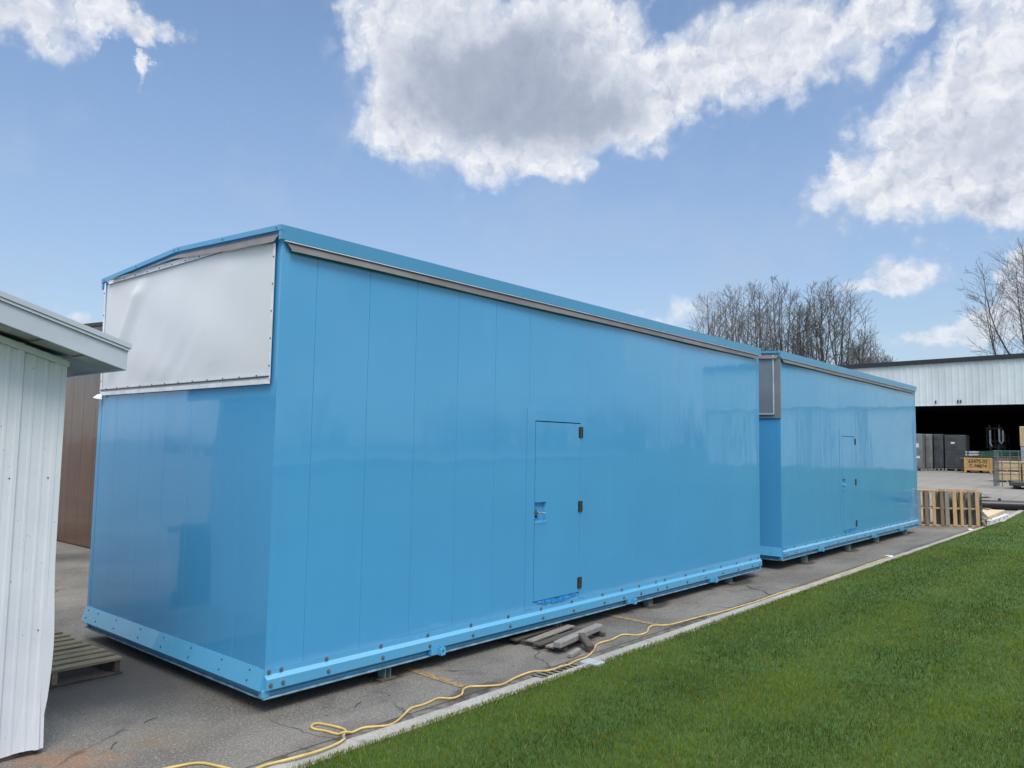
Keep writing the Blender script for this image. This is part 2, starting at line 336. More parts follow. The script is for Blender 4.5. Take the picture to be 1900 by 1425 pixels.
# smooth lane beside the units, browner and more worn than the near asphalt
m = Mat('kerb_concrete'); v = m.coord('world')
c = m.mix(m.mr(m.noise(v, 1.2, 6, .65), .3, .7), (.30, .29, .265), (.42, .405, .37))
c = m.mix(m.mr(m.noise(v, 60, 3, .7), .5, .68, 0, .6), c, (.12, .115, .105))
c = m.mix(m.mr(m.noise(v, 4, 5, .7), .55, .7, 0, .5), c, (.10, .095, .08))
m.base(c); m.rough(.9); m.bump(m.noise(v, 50, 3), .5, .004); M_['kerb'] = m.m
m = Mat('faded_yellow_paint'); v = m.coord('world')
n = m.noise(v, 22, 5, .75); c = m.mix(m.mr(n, .42, .6), (.36, .235, .085), (.14, .13, .115)); m.base(c); m.rough(.9); M_['yline'] = m.m
m = Mat('lawn_soil'); v = m.coord('world')
c = m.mix(m.mr(m.noise(v, 14, 6, .7), .3, .7), (.022, .06, .008), (.045, .11, .014))
c = m.mix(m.mr(m.noise(v, .8, 5, .6), .4, .7, 0, .6), c, (.065, .13, .02))
m.base(c); m.rough(1.); m.bump(m.noise(v, 45, 4, .7), .8, .03); M_['soil'] = m.m
m = Mat('grass_blades'); v = m.coord('world')
at = m.node('ShaderNodeAttribute', attribute_name='tint')
n1 = m.noise(v, .45, 5, .6); n2 = m.noise(v, 2.6, 5, .65)
sy = m.node('ShaderNodeSeparateXYZ'); m.link(v, sy.inputs[0])
stripe = m.math('SINE', m.math('MULTIPLY', m.math('ADD', sy.outputs[1], m.math('MULTIPLY', n1, .5)), 5.2))
k = m.math('ADD', m.math('MULTIPLY', n1, .5), m.math('ADD', m.math('MULTIPLY', n2, .5), m.math('MULTIPLY', stripe, .09)))
c = m.mix(m.mr(k, .40, .62), (.026, .064, .003), (.130, .182, .009))
c = m.mix(m.mr(at.outputs['Fac'], 0, 1, 0, .7), c, (.18, .22, .018))
old = m.math('GREATER_THAN', at.outputs['Fac'], .91)
c = m.mix(m.math('MULTIPLY', old, .8), c, (.28, .25, .11))
m.base(c); m.rough(.55); m.set(Specular_IOR_Level=.3)
tr = m.node('ShaderNodeBsdfTranslucent'); m.link(c, tr.inputs[0]); ms = m.node('ShaderNodeMixShader'); ms.inputs[0].default_value = .25
m.link(m.b.outputs[0], ms.inputs[1]); m.link(tr.outputs[0], ms.inputs[2]); m.link(ms.outputs[0], m.nt.nodes['Material Output'].inputs[0])
M_['grass'] = m.m

# ------------------------------------------------------------------ mesh helpers
class MB:
    def __init__(s): s.v = []; s.f = []; s.mi = []; s.k = 0
    def add(s, vs, fs):
        b = len(s.v); s.v += [tuple(q) for q in vs]; s.f += [tuple(b+i for i in q) for q in fs]; s.mi += [s.k]*len(fs); return s
    def box(s, x0, x1, y0, y1, z0, z1, mat=None):
        vs = [(x, y, z) for z in (z0, z1) for y in (y0, y1) for x in (x0, x1)]
        if mat is not None: vs = [tuple(mat @ Vector(q)) for q in vs]
        return s.add(vs, [(0, 2, 3, 1), (4, 5, 7, 6), (0, 1, 5, 4), (2, 6, 7, 3), (0, 4, 6, 2), (1, 3, 7, 5)])
    def bev(s, x0, x1, y0, y1, z0, z1, b=.004, mat=None):
        """box with chamfered edges"""
        vs = []; fs = []
        X, Y, Z = (x0, x1), (y0, y1), (z0, z1)
        idx = {}
        for i in (0, 1):
            for j in (0, 1):
                for k in (0, 1):
                    sx, sy, sz = (1-2*i)*b, (1-2*j)*b, (1-2*k)*b
                    for a, p in enumerate(((X[i], Y[j]+sy, Z[k]+sz), (X[i]+sx, Y[j], Z[k]+sz), (X[i]+sx, Y[j]+sy, Z[k]))):
                        idx[i, j, k, a] = len(vs); vs.append(p)
        g = lambda i, j, k, a: idx[i, j, k, a]
        for i in (0, 1):
            q = [g(i, 0, 0, 0), g(i, 1, 0, 0), g(i, 1, 1, 0), g(i, 0, 1, 0)]; fs.append(q if i else q[::-1])
            q = [g(0, i, 0, 1), g(1, i, 0, 1), g(1, i, 1, 1), g(0, i, 1, 1)]; fs.append(q[::-1] if i else q)
            q = [g(0, 0, i, 2), g(1, 0, i, 2), g(1, 1, i, 2), g(0, 1, i, 2)]; fs.append(q if i else q[::-1])
        for i in (0, 1):
            for j in (0, 1):
                fs.append((g(i, j, 0, 0), g(i, j, 0, 1), g(i, j, 1, 1), g(i, j, 1, 0)))
                fs.append((g(i, 0, j, 0), g(i, 0, j, 2), g(i, 1, j, 2), g(i, 1, j, 0)))
                fs.append((g(0, i, j, 1), g(0, i, j, 2), g(1, i, j, 2), g(1, i, j, 1)))
                for k in (0, 1): fs.append((g(i, j, k, 0), g(i, j, k, 1), g(i, j, k, 2)))
        if mat is not None: vs = [tuple(mat @ Vector(q)) for q in vs]
        return s.add(vs, fs)
    def prism(s, prof, a0, a1, axis='x', mat=None, closed=True, caps=True):
        """profile [(p,q)] swept along axis; for x: (y,z), for y: (x,z), for z: (x,y)"""
        def P(p, q, t): return {'x': (t, p, q), 'y': (p, t, q), 'z': (p, q, t)}[axis]
        n = len(prof); vs = [P(p, q, a0) for p, q in prof]+[P(p, q, a1) for p, q in prof]
        if mat is not None: vs = [tuple(mat @ Vector(q)) for q in vs]
        m_ = n if closed else n-1
        fs = [(i, (i+1) % n, n+(i+1) % n, n+i) for i in range(m_)]
        if closed and caps: fs += [tuple(range(n))[::-1], tuple(range(n, 2*n))]
        return s.add(vs, fs)
    def cyl(s, p0, p1, r0, r1=None, n=12, caps=True):
        r1 = r0 if r1 is None else r1; p0, p1 = Vector(p0), Vector(p1); d = (p1-p0).normalized()
        a = d.orthogonal().normalized(); b = d.cross(a); vs = []
        for p, rr in ((p0, r0), (p1, r1)):
            for i in range(n):
                t = 2*math.pi*i/n; vs.append(tuple(p+(a*math.cos(t)+b*math.sin(t))*rr))
        fs = [(i, (i+1) % n, n+(i+1) % n, n+i) for i in range(n)]
        if caps: fs += [tuple(range(n))[::-1], tuple(range(n, 2*n))]
        return s.add(vs, fs)
    def tube(s, pts, rad, n=8):
        pts = [Vector(p) for p in pts]; vs = []; a = None
        for i, p in enumerate(pts):
            d = (pts[min(i+1, len(pts)-1)]-pts[max(i-1, 0)]).normalized()
            if a is None: a = d.orthogonal().normalized()
            a = (a-d*a.dot(d)).normalized(); b = d.cross(a)
            rr = rad[i] if isinstance(rad, (list, tuple)) else rad
            for k in range(n):
                t = 2*math.pi*k/n; vs.append(tuple(p+(a*math.cos(t)+b*math.sin(t))*rr))
        fs = [(i*n+k, i*n+(k+1) % n, (i+1)*n+(k+1) % n, (i+1)*n+k) for i in range(len(pts)-1) for k in range(n)]
        fs += [tuple(range(n))[::-1], tuple(range((len(pts)-1)*n, len(pts)*n))]
        return s.add(vs, fs)
    def build(s, name, mat, parent=None, smooth=False, loc=None):
        me = bpy.data.meshes.new(name); me.from_pydata(s.v, [], s.f); me.validate()
        mats = mat if isinstance(mat, (list, tuple)) else [mat]
        for m in mats: me.materials.append(M_[m] if isinstance(m, str) else m)
        if len(mats) > 1 and len(s.mi) == len(me.polygons): me.polygons.foreach_set('material_index', s.mi)
        if smooth:
            me.polygons.foreach_set('use_smooth', [True]*len(me.polygons))
            try: me.set_sharp_from_angle(angle=R(40))
            except Exception: pass
        me.update()
        o = bpy.data.objects.new(name, me); col.objects.link(o)
        if parent: o.parent = parent
        if loc: o.location = loc
        return o
def tag(o, label, cat, group=None):
    o['label'] = label; o['category'] = cat
    if group: o['group'] = group
    return o
def thing(name, label, cat, loc=(0, 0, 0), rz=0, group=None):
    o = bpy.data.objects.new(name, None); o.empty_display_size = .1; col.objects.link(o)
    o.location = loc; o.rotation_euler = (0, 0, rz); return tag(o, label, cat, group)
def struct(o, kind='structure'): o['kind'] = kind; return o
def dup(o, parent=None):
    c = o.copy(); col.objects.link(c); c.parent = parent
    for ch in list(o.children): dup(ch, c)
    return c
def zg(x): return .03*max(0., x-22) if x < 90 else .03*68

# ------------------------------------------------------------------ the ground
def sheet(name, xs, ys, dz, mat, hole=None):
    mb = MB()
    for i in range(len(xs)-1):
        for j in range(len(ys)-1):
            a, b, c_, d_ = xs[i], xs[i+1], ys[j], ys[j+1]
            if hole and a >= hole[0]-1e-6 and b <= hole[1]+1e-6 and c_ >= hole[2]-1e-6 and d_ <= hole[3]+1e-6: continue
            mb.add([(a, c_, zg(a)+dz), (b, c_, zg(b)+dz), (b, d_, zg(b)+dz), (a, d_, zg(a)+dz)], [(0, 1, 2, 3)])
    return struct(mb.build(name, mat))
HOLE = (1.93, 2.53, -.895, -.72)
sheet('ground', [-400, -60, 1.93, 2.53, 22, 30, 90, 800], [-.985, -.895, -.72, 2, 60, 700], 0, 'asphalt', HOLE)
sheet('yard_pavement', [20.6, 22, 30, 90, 400], [-.815, 10, 300], .004, 'concrete')
sheet('lawn', [-400, -60, 0, 22, 30, 90, 800], [-700, -60, -20, -.985], .018, 'soil')
sheet('road', [-300, -60, 60, 300], [-50, -33], .045, 'concrete')
# kerb: rounded low concrete strip
mb = MB(); xs = [-60+.0]+[i*1.0 for i in range(-20, 92)]
rng = random.Random(3)
prof = [(-.99, .0), (-.99, .026), (-.850, .028), (-.838, .026), (-.830, .018), (-.824, .0)]
prev = None
for x in sorted([-60, -40, -20]+[i*.5 for i in range(-30, 120)]+[70, 90, 1.922, 1.930, 2.531, 2.539]):
    jy = rng.uniform(-.006, .006); jz = rng.uniform(-.003, .003)
    base = len(mb.v); mb.v += [(x, (min(p+jy, -.905+(p+.84)*.2) if 1.925 < x < 2.535 else p+jy), zg(x)+q+(jz if q > .01 else -.01)) for p, q in prof]
    if prev is not None:
        for k in range(len(prof)-1): mb.f.append((prev+k, prev+k+1, base+k+1, base+k)); mb.mi.append(0)
    prev = base
kb = mb.build('kerb', 'kerb'); struct(kb)
# faded yellow bay lines
def strip(mb, p, q, w, z):
    p, q = Vector((*p, 0)), Vector((*q, 0)); d = (q-p).normalized(); n = Vector((-d.y, d.x, 0))*w/2
    mb.add([(a.x, a.y, z) for a in (p-n, q-n, q+n, p+n)], [(0, 1, 2, 3)])
mb = MB(); strip(mb, (1.53, 3.2), (1.40, -.55), .085, .004); strip(mb, (4.62, 3.2), (4.33, -.55), .085, .004); strip(mb, (7.75, 3.2), (7.45, .2), .085, .004)
struct(mb.build('painted_lines', 'yline'))

# ------------------------------------------------------------------ lawn blades (stuff nobody could count)
def grass():
    rs = np.random.RandomState(7); P = []; Wd = []; Ht = []
    C = np.array([-3.068, -4.839])
    def fill(x0, x1, y0, y1, dens, w, h):
        n = int((x1-x0)*(y1-y0)*dens); p = np.stack([rs.uniform(x0, x1, n), rs.uniform(y0, y1, n)], 1)
        rel = p-C; d = np.hypot(rel[:, 0], rel[:, 1]); a = np.degrees(np.arctan2(rel[:, 1], rel[:, 0]))
        return p, d, w, h
    def ring(x0, x1, y0, y1, dens, d0, d1, w, h):
        p, d, w, h = fill(x0, x1, y0, y1, dens, w, h)
        a = np.degrees(np.arctan2(p[:, 1]-C[1], p[:, 0]-C[0])); k = (d >= d0) & (d < d1) & (a > -25) & (a < 85)
        p = p[k]; P.append(p); Wd.append(np.full(len(p), w)); Ht.append(np.full(len(p), h))
    ring(-2, 9, -9, -.98, 6500, 2.6, 7.0, .0036, .034)
    ring(-2, 14, -12, -.98, 3200, 7.0, 11, .0052, .034)
    ring(2, 24, -14, -.98, 1300, 11, 18, .0085, .034)
    ring(6, 44, -16, -.98, 330, 18, 34, .015, .036)
    # ragged longer fringe hanging over the kerb
    n = 14000; q = np.stack([rs.uniform(-1.2, 22, n)**1.0, -.985+rs.normal(0, .013, n)+.012*np.sin(np.linspace(0, 1, n)*0)], 1); P.append(q); Wd.append(np.full(n, .0045)); Ht.append(np.full(n, .038))
    p = np.concatenate(P); w = np.concatenate(Wd); h = np.concatenate(Ht); n = len(p)
    h = h*rs.uniform(.5, 1.25, n); w = w*rs.uniform(.7, 1.3, n)
    cl = .6+.4*np.sin(p[:, 0]*2.1+np.sin(p[:, 1]*3.3)*1.5)*np.sin(p[:, 1]*2.7+1.3*np.sin(p[:, 0]*1.7)); h = h*(.85+.25*cl)
    th = rs.uniform(0, 2*np.pi, n); lean = rs.uniform(.05, .75, n)*h; la = rs.uniform(0, 2*np.pi, n)
    z0 = .012+.03*np.maximum(0, p[:, 0]-22)
    wx, wy = np.cos(th)*w/2, np.sin(th)*w/2; lx, ly = np.cos(la)*lean, np.sin(la)*lean
    V = np.zeros((n, 5, 3))
    V[:, 0] = np.stack([p[:, 0]-wx, p[:, 1]-wy, z0], 1); V[:, 1] = np.stack([p[:, 0]+wx, p[:, 1]+wy, z0], 1)
    V[:, 2] = np.stack([p[:, 0]+wx*.8+lx*.35, p[:, 1]+wy*.8+ly*.35, z0+h*.6], 1)
    V[:, 3] = np.stack([p[:, 0]-wx*.8+lx*.35, p[:, 1]-wy*.8+ly*.35, z0+h*.6], 1)
    V[:, 4] = np.stack([p[:, 0]+lx, p[:, 1]+ly, z0+h], 1)
    me = bpy.data.meshes.new('grass'); me.vertices.add(n*5); me.vertices.foreach_set('co', V.ravel())
    b = (np.arange(n)*5)[:, None]; loops = np.concatenate([b+np.array([[0, 1, 2, 3]]), b+np.array([[3, 2, 4]])], 1).ravel()
    me.loops.add(n*7); me.loops.foreach_set('vertex_index', loops)
    me.polygons.add(n*2); st = np.stack([np.arange(n)*7, np.arange(n)*7+4], 1).ravel()
    me.polygons.foreach_set('loop_start', st)
    me.update(calc_edges=True); me.validate()
    at = me.attributes.new('tint', 'FLOAT', 'POINT'); at.data.foreach_set('value', np.repeat(rs.uniform(0, 1, n), 5))
    me.materials.append(M_['grass']); o = bpy.data.objects.new('grass', me); col.objects.link(o)
    struct(o, 'stuff'); o['label'] = 'short green lawn grass growing up to the concrete kerb'; print('blades', n)
grass()

# ------------------------------------------------------------------ blue units
PX = [-.0]
def seam_profile(a, b, seams, g=.0022, dep=.005):
    pr = [(a, 0.)]
    for s_ in seams:
        if a+.02 < s_ < b-.02: pr += [(s_-g, 0.), (s_, dep), (s_+g, 0.)]
    return pr+[(b, 0.)]
def vwall(mb, prof, z0, z1, fn, step=None):
    """sheet from a profile (along, depth) between two heights; fn places (along, depth, z)"""
    n = len(prof)
    zs = lambda a, z: z(a) if callable(z) else z
    vs = [fn(a, d, zs(a, z0)) for a, d in prof]+[fn(a, d, zs(a, z1)) for a, d in prof]
    mb.add(vs, [(i, i+1, n+i+1, n+i) for i in range(n-1)])
L, Wd_, H, RIDGE = 8.24, 3.02, 3.40, 3.475
BOLT_X = [.028, .125, .505, 1.017, 1.518, 2.037, 2.538, 3.028, 3.534, 4.094, 4.478, 4.843, 5.22, 5.436, 5.949, 6.445, 6.947, 7.436, 7.904, 8.16]
SCREW_Y = [2.954, 2.735, 2.353, 1.876, 1.458, 1.005, .546, .166]
def bolt_mesh(parent_axis):
    mb = MB()
    if parent_axis == 'y':
        mb.cyl((0, 0, 0), (0, -.003, 0), .0155, n=14); mb.cyl((0, -.003, 0), (0, -.012, 0), .0105, .0095, n=6)
    else:
        mb.cyl((0, 0, 0), (-.002, 0, 0), .0062, n=10); mb.cyl((-.002, 0, 0), (-.006, 0, 0), .0045, n=6)
    return mb
def unit(name, label, loc, cover, group):
    root = thing(name, label, 'equipment enclosure', loc, 0, group)
    H0 = .165
    gab = lambda y: H-.012+(RIDGE-H)*(1-abs(y-1.54)/1.54 if y < 1.54 else 1-(y-1.54)/(Wd_-1.54))
    seams = [.304+.5*k for k in range(16)]
    # long front wall with the door opening left out
    mb = MB(); fr = lambda a, d, z: (a, d, z)
    DX0, DX1, DZ0, DZ1 = 2.893, 3.663, .352, 2.122
    vwall(mb, seam_profile(0, DX0, seams), H0, H-.03, fr)
    vwall(mb, seam_profile(DX0, DX1, []), H0, DZ0, fr); vwall(mb, seam_profile(DX0, DX1, []), DZ1, H-.03, fr)
    vwall(mb, seam_profile(DX1, L, seams, .0008, .0016), H0, H-.03, fr)
    mb.add([(DX0, 0, DZ0), (DX0, .06, DZ0), (DX0, .06, DZ1), (DX0, 0, DZ1), (DX1, 0, DZ0), (DX1, .06, DZ0), (DX1, .06, DZ1), (DX1, 0, DZ1)],
           [(0, 1, 2, 3), (4, 7, 6, 5), (0, 4, 5, 1), (3, 2, 6, 7)])
    mb.build('side_wall', 'blue', root)
    mb = MB(); vwall(mb, seam_profile(0, L, seams), H0, H-.03, lambda a, d, z: (L-a, Wd_-d, z)); mb.build('side_wall', 'blue', root)
    es = [.442, .785, 1.217, 1.652, 2.098, 2.619]
    def eprof(ss):
        p = seam_profile(0, Wd_, ss); return sorted(p+[(1.54, 0.)])
    mb = MB(); vwall(mb, eprof(es), H0, gab, lambda a, d, z: (d, a, z)); mb.build('end_wall', 'blue', root)
    mb = MB(); vwall(mb, eprof(es), H0, gab, lambda a, d, z: (L-d, a, z)); mb.build('end_wall', 'blue', root)
    # corner trims, a hair proud of the walls
    for (x, y, sx, sy) in ((0, 0, 1, 1), (L, 0, -1, 1), (0, Wd_, 1, -1), (L, Wd_, -1, -1)):
        mb = MB(); t = .0035; w = .062
        pr = [(x-sx*t, y-sy*t), (x+sx*w, y-sy*t), (x+sx*w, y+sy*.001), (x+sx*.001, y+sy*.001), (x+sx*.001, y+sy*w), (x-sx*t, y+sy*w)]
        mb.prism(pr, .30, H-.06, 'z'); mb.build('corner_trim', 'blue', root)
    # roof
    mb = MB(); t = .012
    for (ya, za, yb, zb) in ((-.03, H, 1.54, RIDGE), (1.54, RIDGE, Wd_+.03, H)):
        mb.add([(-.03, ya, za), (L+.03, ya, za), (L+.03, yb, zb), (-.03, yb, zb)], [(0, 1, 2, 3)])
    mb.add([(-.02, -.02, H-.05), (L+.02, -.02, H-.05), (L+.02, Wd_+.02, H-.05), (-.02, Wd_+.02, H-.05)], [(0, 3, 2, 1)])
    mb.build('roof', 'roof', root)
    # fascias: sides
    for sgn, y0 in ((-1, 0), (1, Wd_)):
        mb = MB(); pr = [(y0, H-.10), (y0+sgn*.028, H-.097), (y0+sgn*.034, H+.006), (y0, H+.01)]
        mb.prism(pr, -.034, L+.034, 'x'); mb.build('fascia', 'blue_fascia', root)
        mb = MB(); pr = [(y0, H-.108), (y0+sgn*.034, H-.108), (y0+sgn*.031, H-.102), (y0, H-.102)]
        mb.prism(pr, .0, L+.02, 'x'); mb.build('drip_edge', 'dripedge', root)
    # fascias: gables (follow the low pitch)
    for sgn, x0 in ((-1, 0), (1, L)):
        mb = MB()
        for ya, za, yb, zb in ((-.034, H+.006, 1.54, RIDGE+.008), (1.54, RIDGE+.008, Wd_+.034, H+.006)):
            xo = x0+sgn*.037
            mb.add([(xo, ya, za-.038), (xo, yb, zb-.038), (xo, yb, zb), (xo, ya, za), (x0, ya, za-.038), (x0, yb, zb-.038), (x0, yb, zb), (x0, ya, za)],
                   [(0, 1, 2, 3), (0, 4, 5, 1), (3, 2, 6, 7), (0, 3, 7, 4), (1, 5, 6, 2)])
        fa = mb.build('fascia', 'blue_fascia', root)
        if sgn < 0:
            for y in (.03, .78, 1.50, 1.58, 2.3, 2.99):
                z = gab(y)-.012; sc = bolt_mesh('x').build('screw', 'screw', fa); sc.location = (x0-.037, y, z+.01)
    # hanging membrane flap under the front fascia: flared and slightly wavy
    def flap(mb, pts_top, pts_bot):
        n = len(pts_top); mb.add(pts_top+pts_bot, [(i, i+1, n+i+1, n+i) for i in range(n-1)])
        off = [(p[0], p[1], p[2]) for p in pts_bot]
        back = [(p[0]+.004, p[1]+.006, p[2]+.002) for p in pts_bot]; mb.add(off+back, [(i, i+1, n+i+1, n+i) for i in range(n-1)])
    rg = random.Random(5)
    for sgn, y0 in ((-1, 0), (1, Wd_)):
        xs_ = [.02+.0*k for k in range(1)]+[.05, .1]+[.1+k*.13 for k in range(1, 63)]; xs_ = [x for x in xs_ if x < L+.02]
        top = [(x, y0+sgn*.020, H-.112) for x in xs_]
        bot = [(x+(.03 if x < .03 else 0), y0+sgn*(.040+.006*math.sin(x*2.3)+rg.uniform(-.001, .001)), H-.172+(.012 if x < .03 else 0)+.003*math.sin(x*1.7)) for x in xs_]
        mb = MB(); flap(mb, top, bot); mb.build('membrane_flap', 'flap', root)
    # gable flap under the rake, wider near the front corner, tapering to the far side
    ys_ = [.012+k*.06 for k in range(47)]
    def lowz(y):
        tt = [(0, 3.288), (.1, 3.288), (.55, 3.310), (.95, 3.336), (1.58, 3.385), (1.98, 3.374), (2.52, 3.362), (2.82, 3.362), (3.1, 3.37)]
        for (a, za), (b, zb) in zip(tt, tt[1:]):
            if a <= y <= b: return za+(zb-za)*(y-a)/(b-a)
        return 3.37
    top = [(-.02, y, gab(y)-.035) for y in ys_]
    bot = [(-.052-.004*math.sin(y*5), y+(.018 if i == 0 else 0), min(lowz(y)+rg.uniform(-.002, .002), gab(y)-.04)) for i, y in enumerate(ys_)]
    mb = MB(); flap(mb, top, bot); mb.build('membrane_flap', 'flap', root)
    # -- end cover
    if cover == 'white':
        tp = thing('_t', 'x', 'x'); bpy.data.objects.remove(tp)
        def top_z(y): return 3.283+.055*min(1, y/.62)*1.0 if y < .62 else (3.338+.01*math.sin((y-.62)*2.0) if y < 2.4 else 3.338+(y-2.4)*.05)
        ny, nz = 110, 44; mb = MB(); vs = []; fs = []
        def fold(y, z):
            t = (z-2.34)/(3.36-2.34)              # 0 at bottom
            yc = 2.86-.70*t                       # the long fold from bottom far corner upward
            d = .036*math.exp(-((y-yc)/.085)**2)*min(1, t*3+.35)*(1 if t < .82 else max(0, (1-t)/.18))
            d -= .020*math.exp(-((y-yc+.21)/.13)**2)*min(1, t*2+.2)*(1-t*.8)
            for (a, b, s_, w) in ((1.75, .9, .011, .09), (1.42, .75, .009, .08), (2.05, .8, .006, .08), (1.0, .6, .004, .11)):
                yy_ = a-b*t; d += s_*math.exp(-((y-yy_)/w)**2)*max(0, 1-t*1.7)
            d += .004*math.sin(y*7+z*3)+.003*math.sin(z*9-y*4)
            return max(d, -.012)
        for i in range(ny+1):
            y = .062+(2.955-.062)*i/ny; zt = top_z(y); zb = 2.30+.0*y
            if i > ny-5: zb -= .004*(i-ny+5)
            for j in range(nz+1):
                z = zb+(zt-zb)*j/nz; e = min(1, 6*min(i/ny, 1-i/ny))*min(1, 6*min(j/nz, 1-j/nz))
                vs.append((-.016-fold(y, z)*e, y, z))
        for i in range(ny):
            for j in range(nz):
                a = i*(nz+1)+j; fs.append((a, a+1, a+nz+2, a+nz+1))
        mb.add(vs, fs); tarp = mb.build('tarpaulin', 'tarp', root, smooth=True)
        # hems, battens and their screws belong to the tarpaulin
        def batten(p, q, w, off=-.022, m='tarp_edge', t=.006, n=0, inset=.5):
            p, q = Vector(p), Vector(q); d = (q-p); ln = d.length; d.normalize(); up = Vector((0, -d.z, d.y))
            b = MB()
            quad = [p-up*w/2, q-up*w/2, q+up*w/2, p+up*w/2]
            b.add([(off, a.y, a.z) for a in quad]+[(off-t, a.y, a.z) for a in quad], [(0, 1, 2, 3), (7, 6, 5, 4), (0, 4, 5, 1), (1, 5, 6, 2), (2, 6, 7, 3), (3, 7, 4, 0)])
            o = b.build('hem', m, tarp)
            for k in range(n):
                a = p+d*ln*(k+inset)/n; s_ = bolt_mesh('x').build('screw', 'screw', tarp); s_.location = (off-t, a.y, a.z)
        batten((0, .055, 2.288), (0, 2.95, 2.288), .034)
        batten((0, .058, 2.322), (0, 2.95, 2.322), .012, -.026, 'screw', .003)
        batten((0, .10, 2.334), (0, 2.93, 2.334), .008, -.026, 'tarp_edge', .005, 12)
        batten((0, .062, 2.30), (0, .062, 3.285), .020, n=5)
        batten((0, 2.945, 2.30), (0, 2.985, 3.365), .028, n=5)
        batten((0, .95, 3.366), (0, 2.95, 3.372), .018, -.024, 'tarp_edge', .005)
        batten((0, .80, 3.345), (0, 2.90, 3.350), .024, -.024, 'tarp_edge', .005, 9)
        batten((0, .80, 3.330), (0, 2.92, 3.333), .004, -.026, 'screw', .006)
        # curled lower far corner
        b = MB(); vs = []
        for i in range(7):
            for j in range(7):
                a, c_ = i/6, j/6; vs.append((-.03-.045*math.sin(a*2.2)*c_, 2.90+.11*a, 2.285-.05*c_+.02*a*c_))
        b.add(vs, [(i*7+j, i*7+j+1, (i+1)*7+j+1, (i+1)*7+j) for i in range(6) for j in range(6)]); b.build('curled_corner', 'tarp_edge', tarp, smooth=True)
    else:
        mb = MB(); mb.box(-.02, -.002, -.012, 2.99, 2.335, 3.355); cov = mb.build('cover_panel', 'greystrip', root); cov['label'] = 'dark grey sheet cover over the end'
        mb = MB(); mb.box(-.028, -.02, .105, 2.90, 2.41, 3.33); mb.build('centre_sheet', 'greyblue', cov)
        mb = MB(); mb.box(-.040, -.028, .085, .105, 2.395, 3.345); mb.box(-.040, -.028, .105, 2.9, 2.392, 2.41); mb.build('batten', 'dripedge', cov)
    # -- base: side flashing and channel (front and back), end flashing
    for sgn, y0 in ((-1, 0), (1, Wd_)):
        f_ = lambda d, z: (y0+sgn*d, z)
        prof = [f_(0, .300), f_(.004, .300), f_(.005, .262), f_(.033, .236), f_(.033, .166), f_(.029, .163), f_(.0, .163)]
        mb = MB(); mb.prism(prof, -.004, L+.004, 'x'); fl = mb.build('base_flashing', 'blue_trim', root)
        prof = [f_(-.02, .163), f_(-.012, .163), f_(-.012, .142), f_(-.002, .138), f_(-.002, .132), f_(-.014, .128), f_(-.014, .112), f_(-.05, .112), f_(-.05, .163)]
        mb = MB(); mb.prism(prof, .0, L, 'x'); mb.build('channel_beam', 'blue_channel', root)
        mb = MB(); mb.prism([f_(-.08, .112), f_(.008, .111), f_(.011, .108), f_(.011, .100), f_(-.08, .100)], -.008, L+.008, 'x'); mb.build('bottom_lip', 'pale_lip', root)
        if sgn < 0:
            pb = bolt_mesh('y').build('bolt', 'bolt', root); first = True
            for x in BOLT_X:
                for (dy, z) in ((-.0045, .279), (-.033, .196)):
                    o = pb if first else pb.copy()
                    if not first: col.objects.link(o)
                    first = False; o.location = (x, dy, z); o.rotation_euler = (0, rg.uniform(0, 3), 0)
    for sgn, x0 in ((-1, 0), (1, L)):
        f_ = lambda d, z: (x0+sgn*d, z)
        mb = MB(); mb.prism([f_(0, .300), f_(.004, .300), f_(.045, .168), f_(.040, .163), f_(.0, .163)], .0 if sgn > 0 else .0, Wd_+.02, 'y'); mb.build('base_flashing', 'blue_trim', root)
        prof = [f_(-.02, .163), f_(-.012, .163), f_(-.012, .142), f_(-.002, .138), f_(-.002, .132), f_(-.014, .128), f_(-.014, .112), f_(-.05, .112), f_(-.05, .163)]
        mb = MB(); mb.prism(prof, .0, Wd_, 'y'); mb.build('channel_beam', 'blue_channel', root)
        mb = MB(); mb.prism([f_(-.08, .112), f_(.008, .111), f_(.011, .108), f_(.011, .099), f_(-.08, .099)], .081, Wd_-.081, 'y'); mb.build('bottom_lip', 'pale_lip', root)
        if sgn < 0:
            ps = bolt_mesh('x').build('screw', 'screw', root); first = True
            for y in SCREW_Y:
                for (dx, z) in ((-.013, .271), (-.034, .205)):
                    o = ps if first else ps.copy()
                    if not first: col.objects.link(o)
                    first = False; o.location = (dx, y, z); o.rotation_euler = (0, R(17), 0)
    for x0, y0 in ((-.022, -.012), (L-.03, -.012)):
        mb = MB(); mb.bev(x0, x0+.052, y0, y0+.05, .112, .164, .004); mb.build('corner_block', 'blue_trim', root)
    # lifting lugs
    for x in (1.58, 4.60, 6.62):
        mb = MB(); mb.box(x-.05, x+.03, -.045, .0, .118, .163)
        n = 14; cx_, cz = x+.045, .142; a, b_ = .030, .032; vs = []
        for y in (-.085, -.075):
            for k in range(n):
                t = 2*math.pi*k/n; vs.append((cx_+.013*math.cos(t), y, cz+.013*math.sin(t)))
            for k in range(n):
                t = 2*math.pi*k/n; cs, sn_ = math.cos(t), math.sin(t); q = 1/max(abs(cs), abs(sn_)); vs.append((cx_+a*cs*q, y, cz+b_*sn_*q))
        fs = []
        for k in range(n):
            k2 = (k+1) % n
            fs += [(k, n+k, n+k2, k2), (2*n+k, 2*n+k2, 3*n+k2, 3*n+k), (n+k, 3*n+k, 3*n+k2, n+k2), (k, k2, 2*n+k2, 2*n+k)]
        mb.add(vs, fs); mb.box(x+.018, x+.027, -.075, 0, .112, .172); mb.box(x+.063, x+.072, -.075, 0, .112, .172)
        mb.build('lifting_lug', 'blue_trim', root)
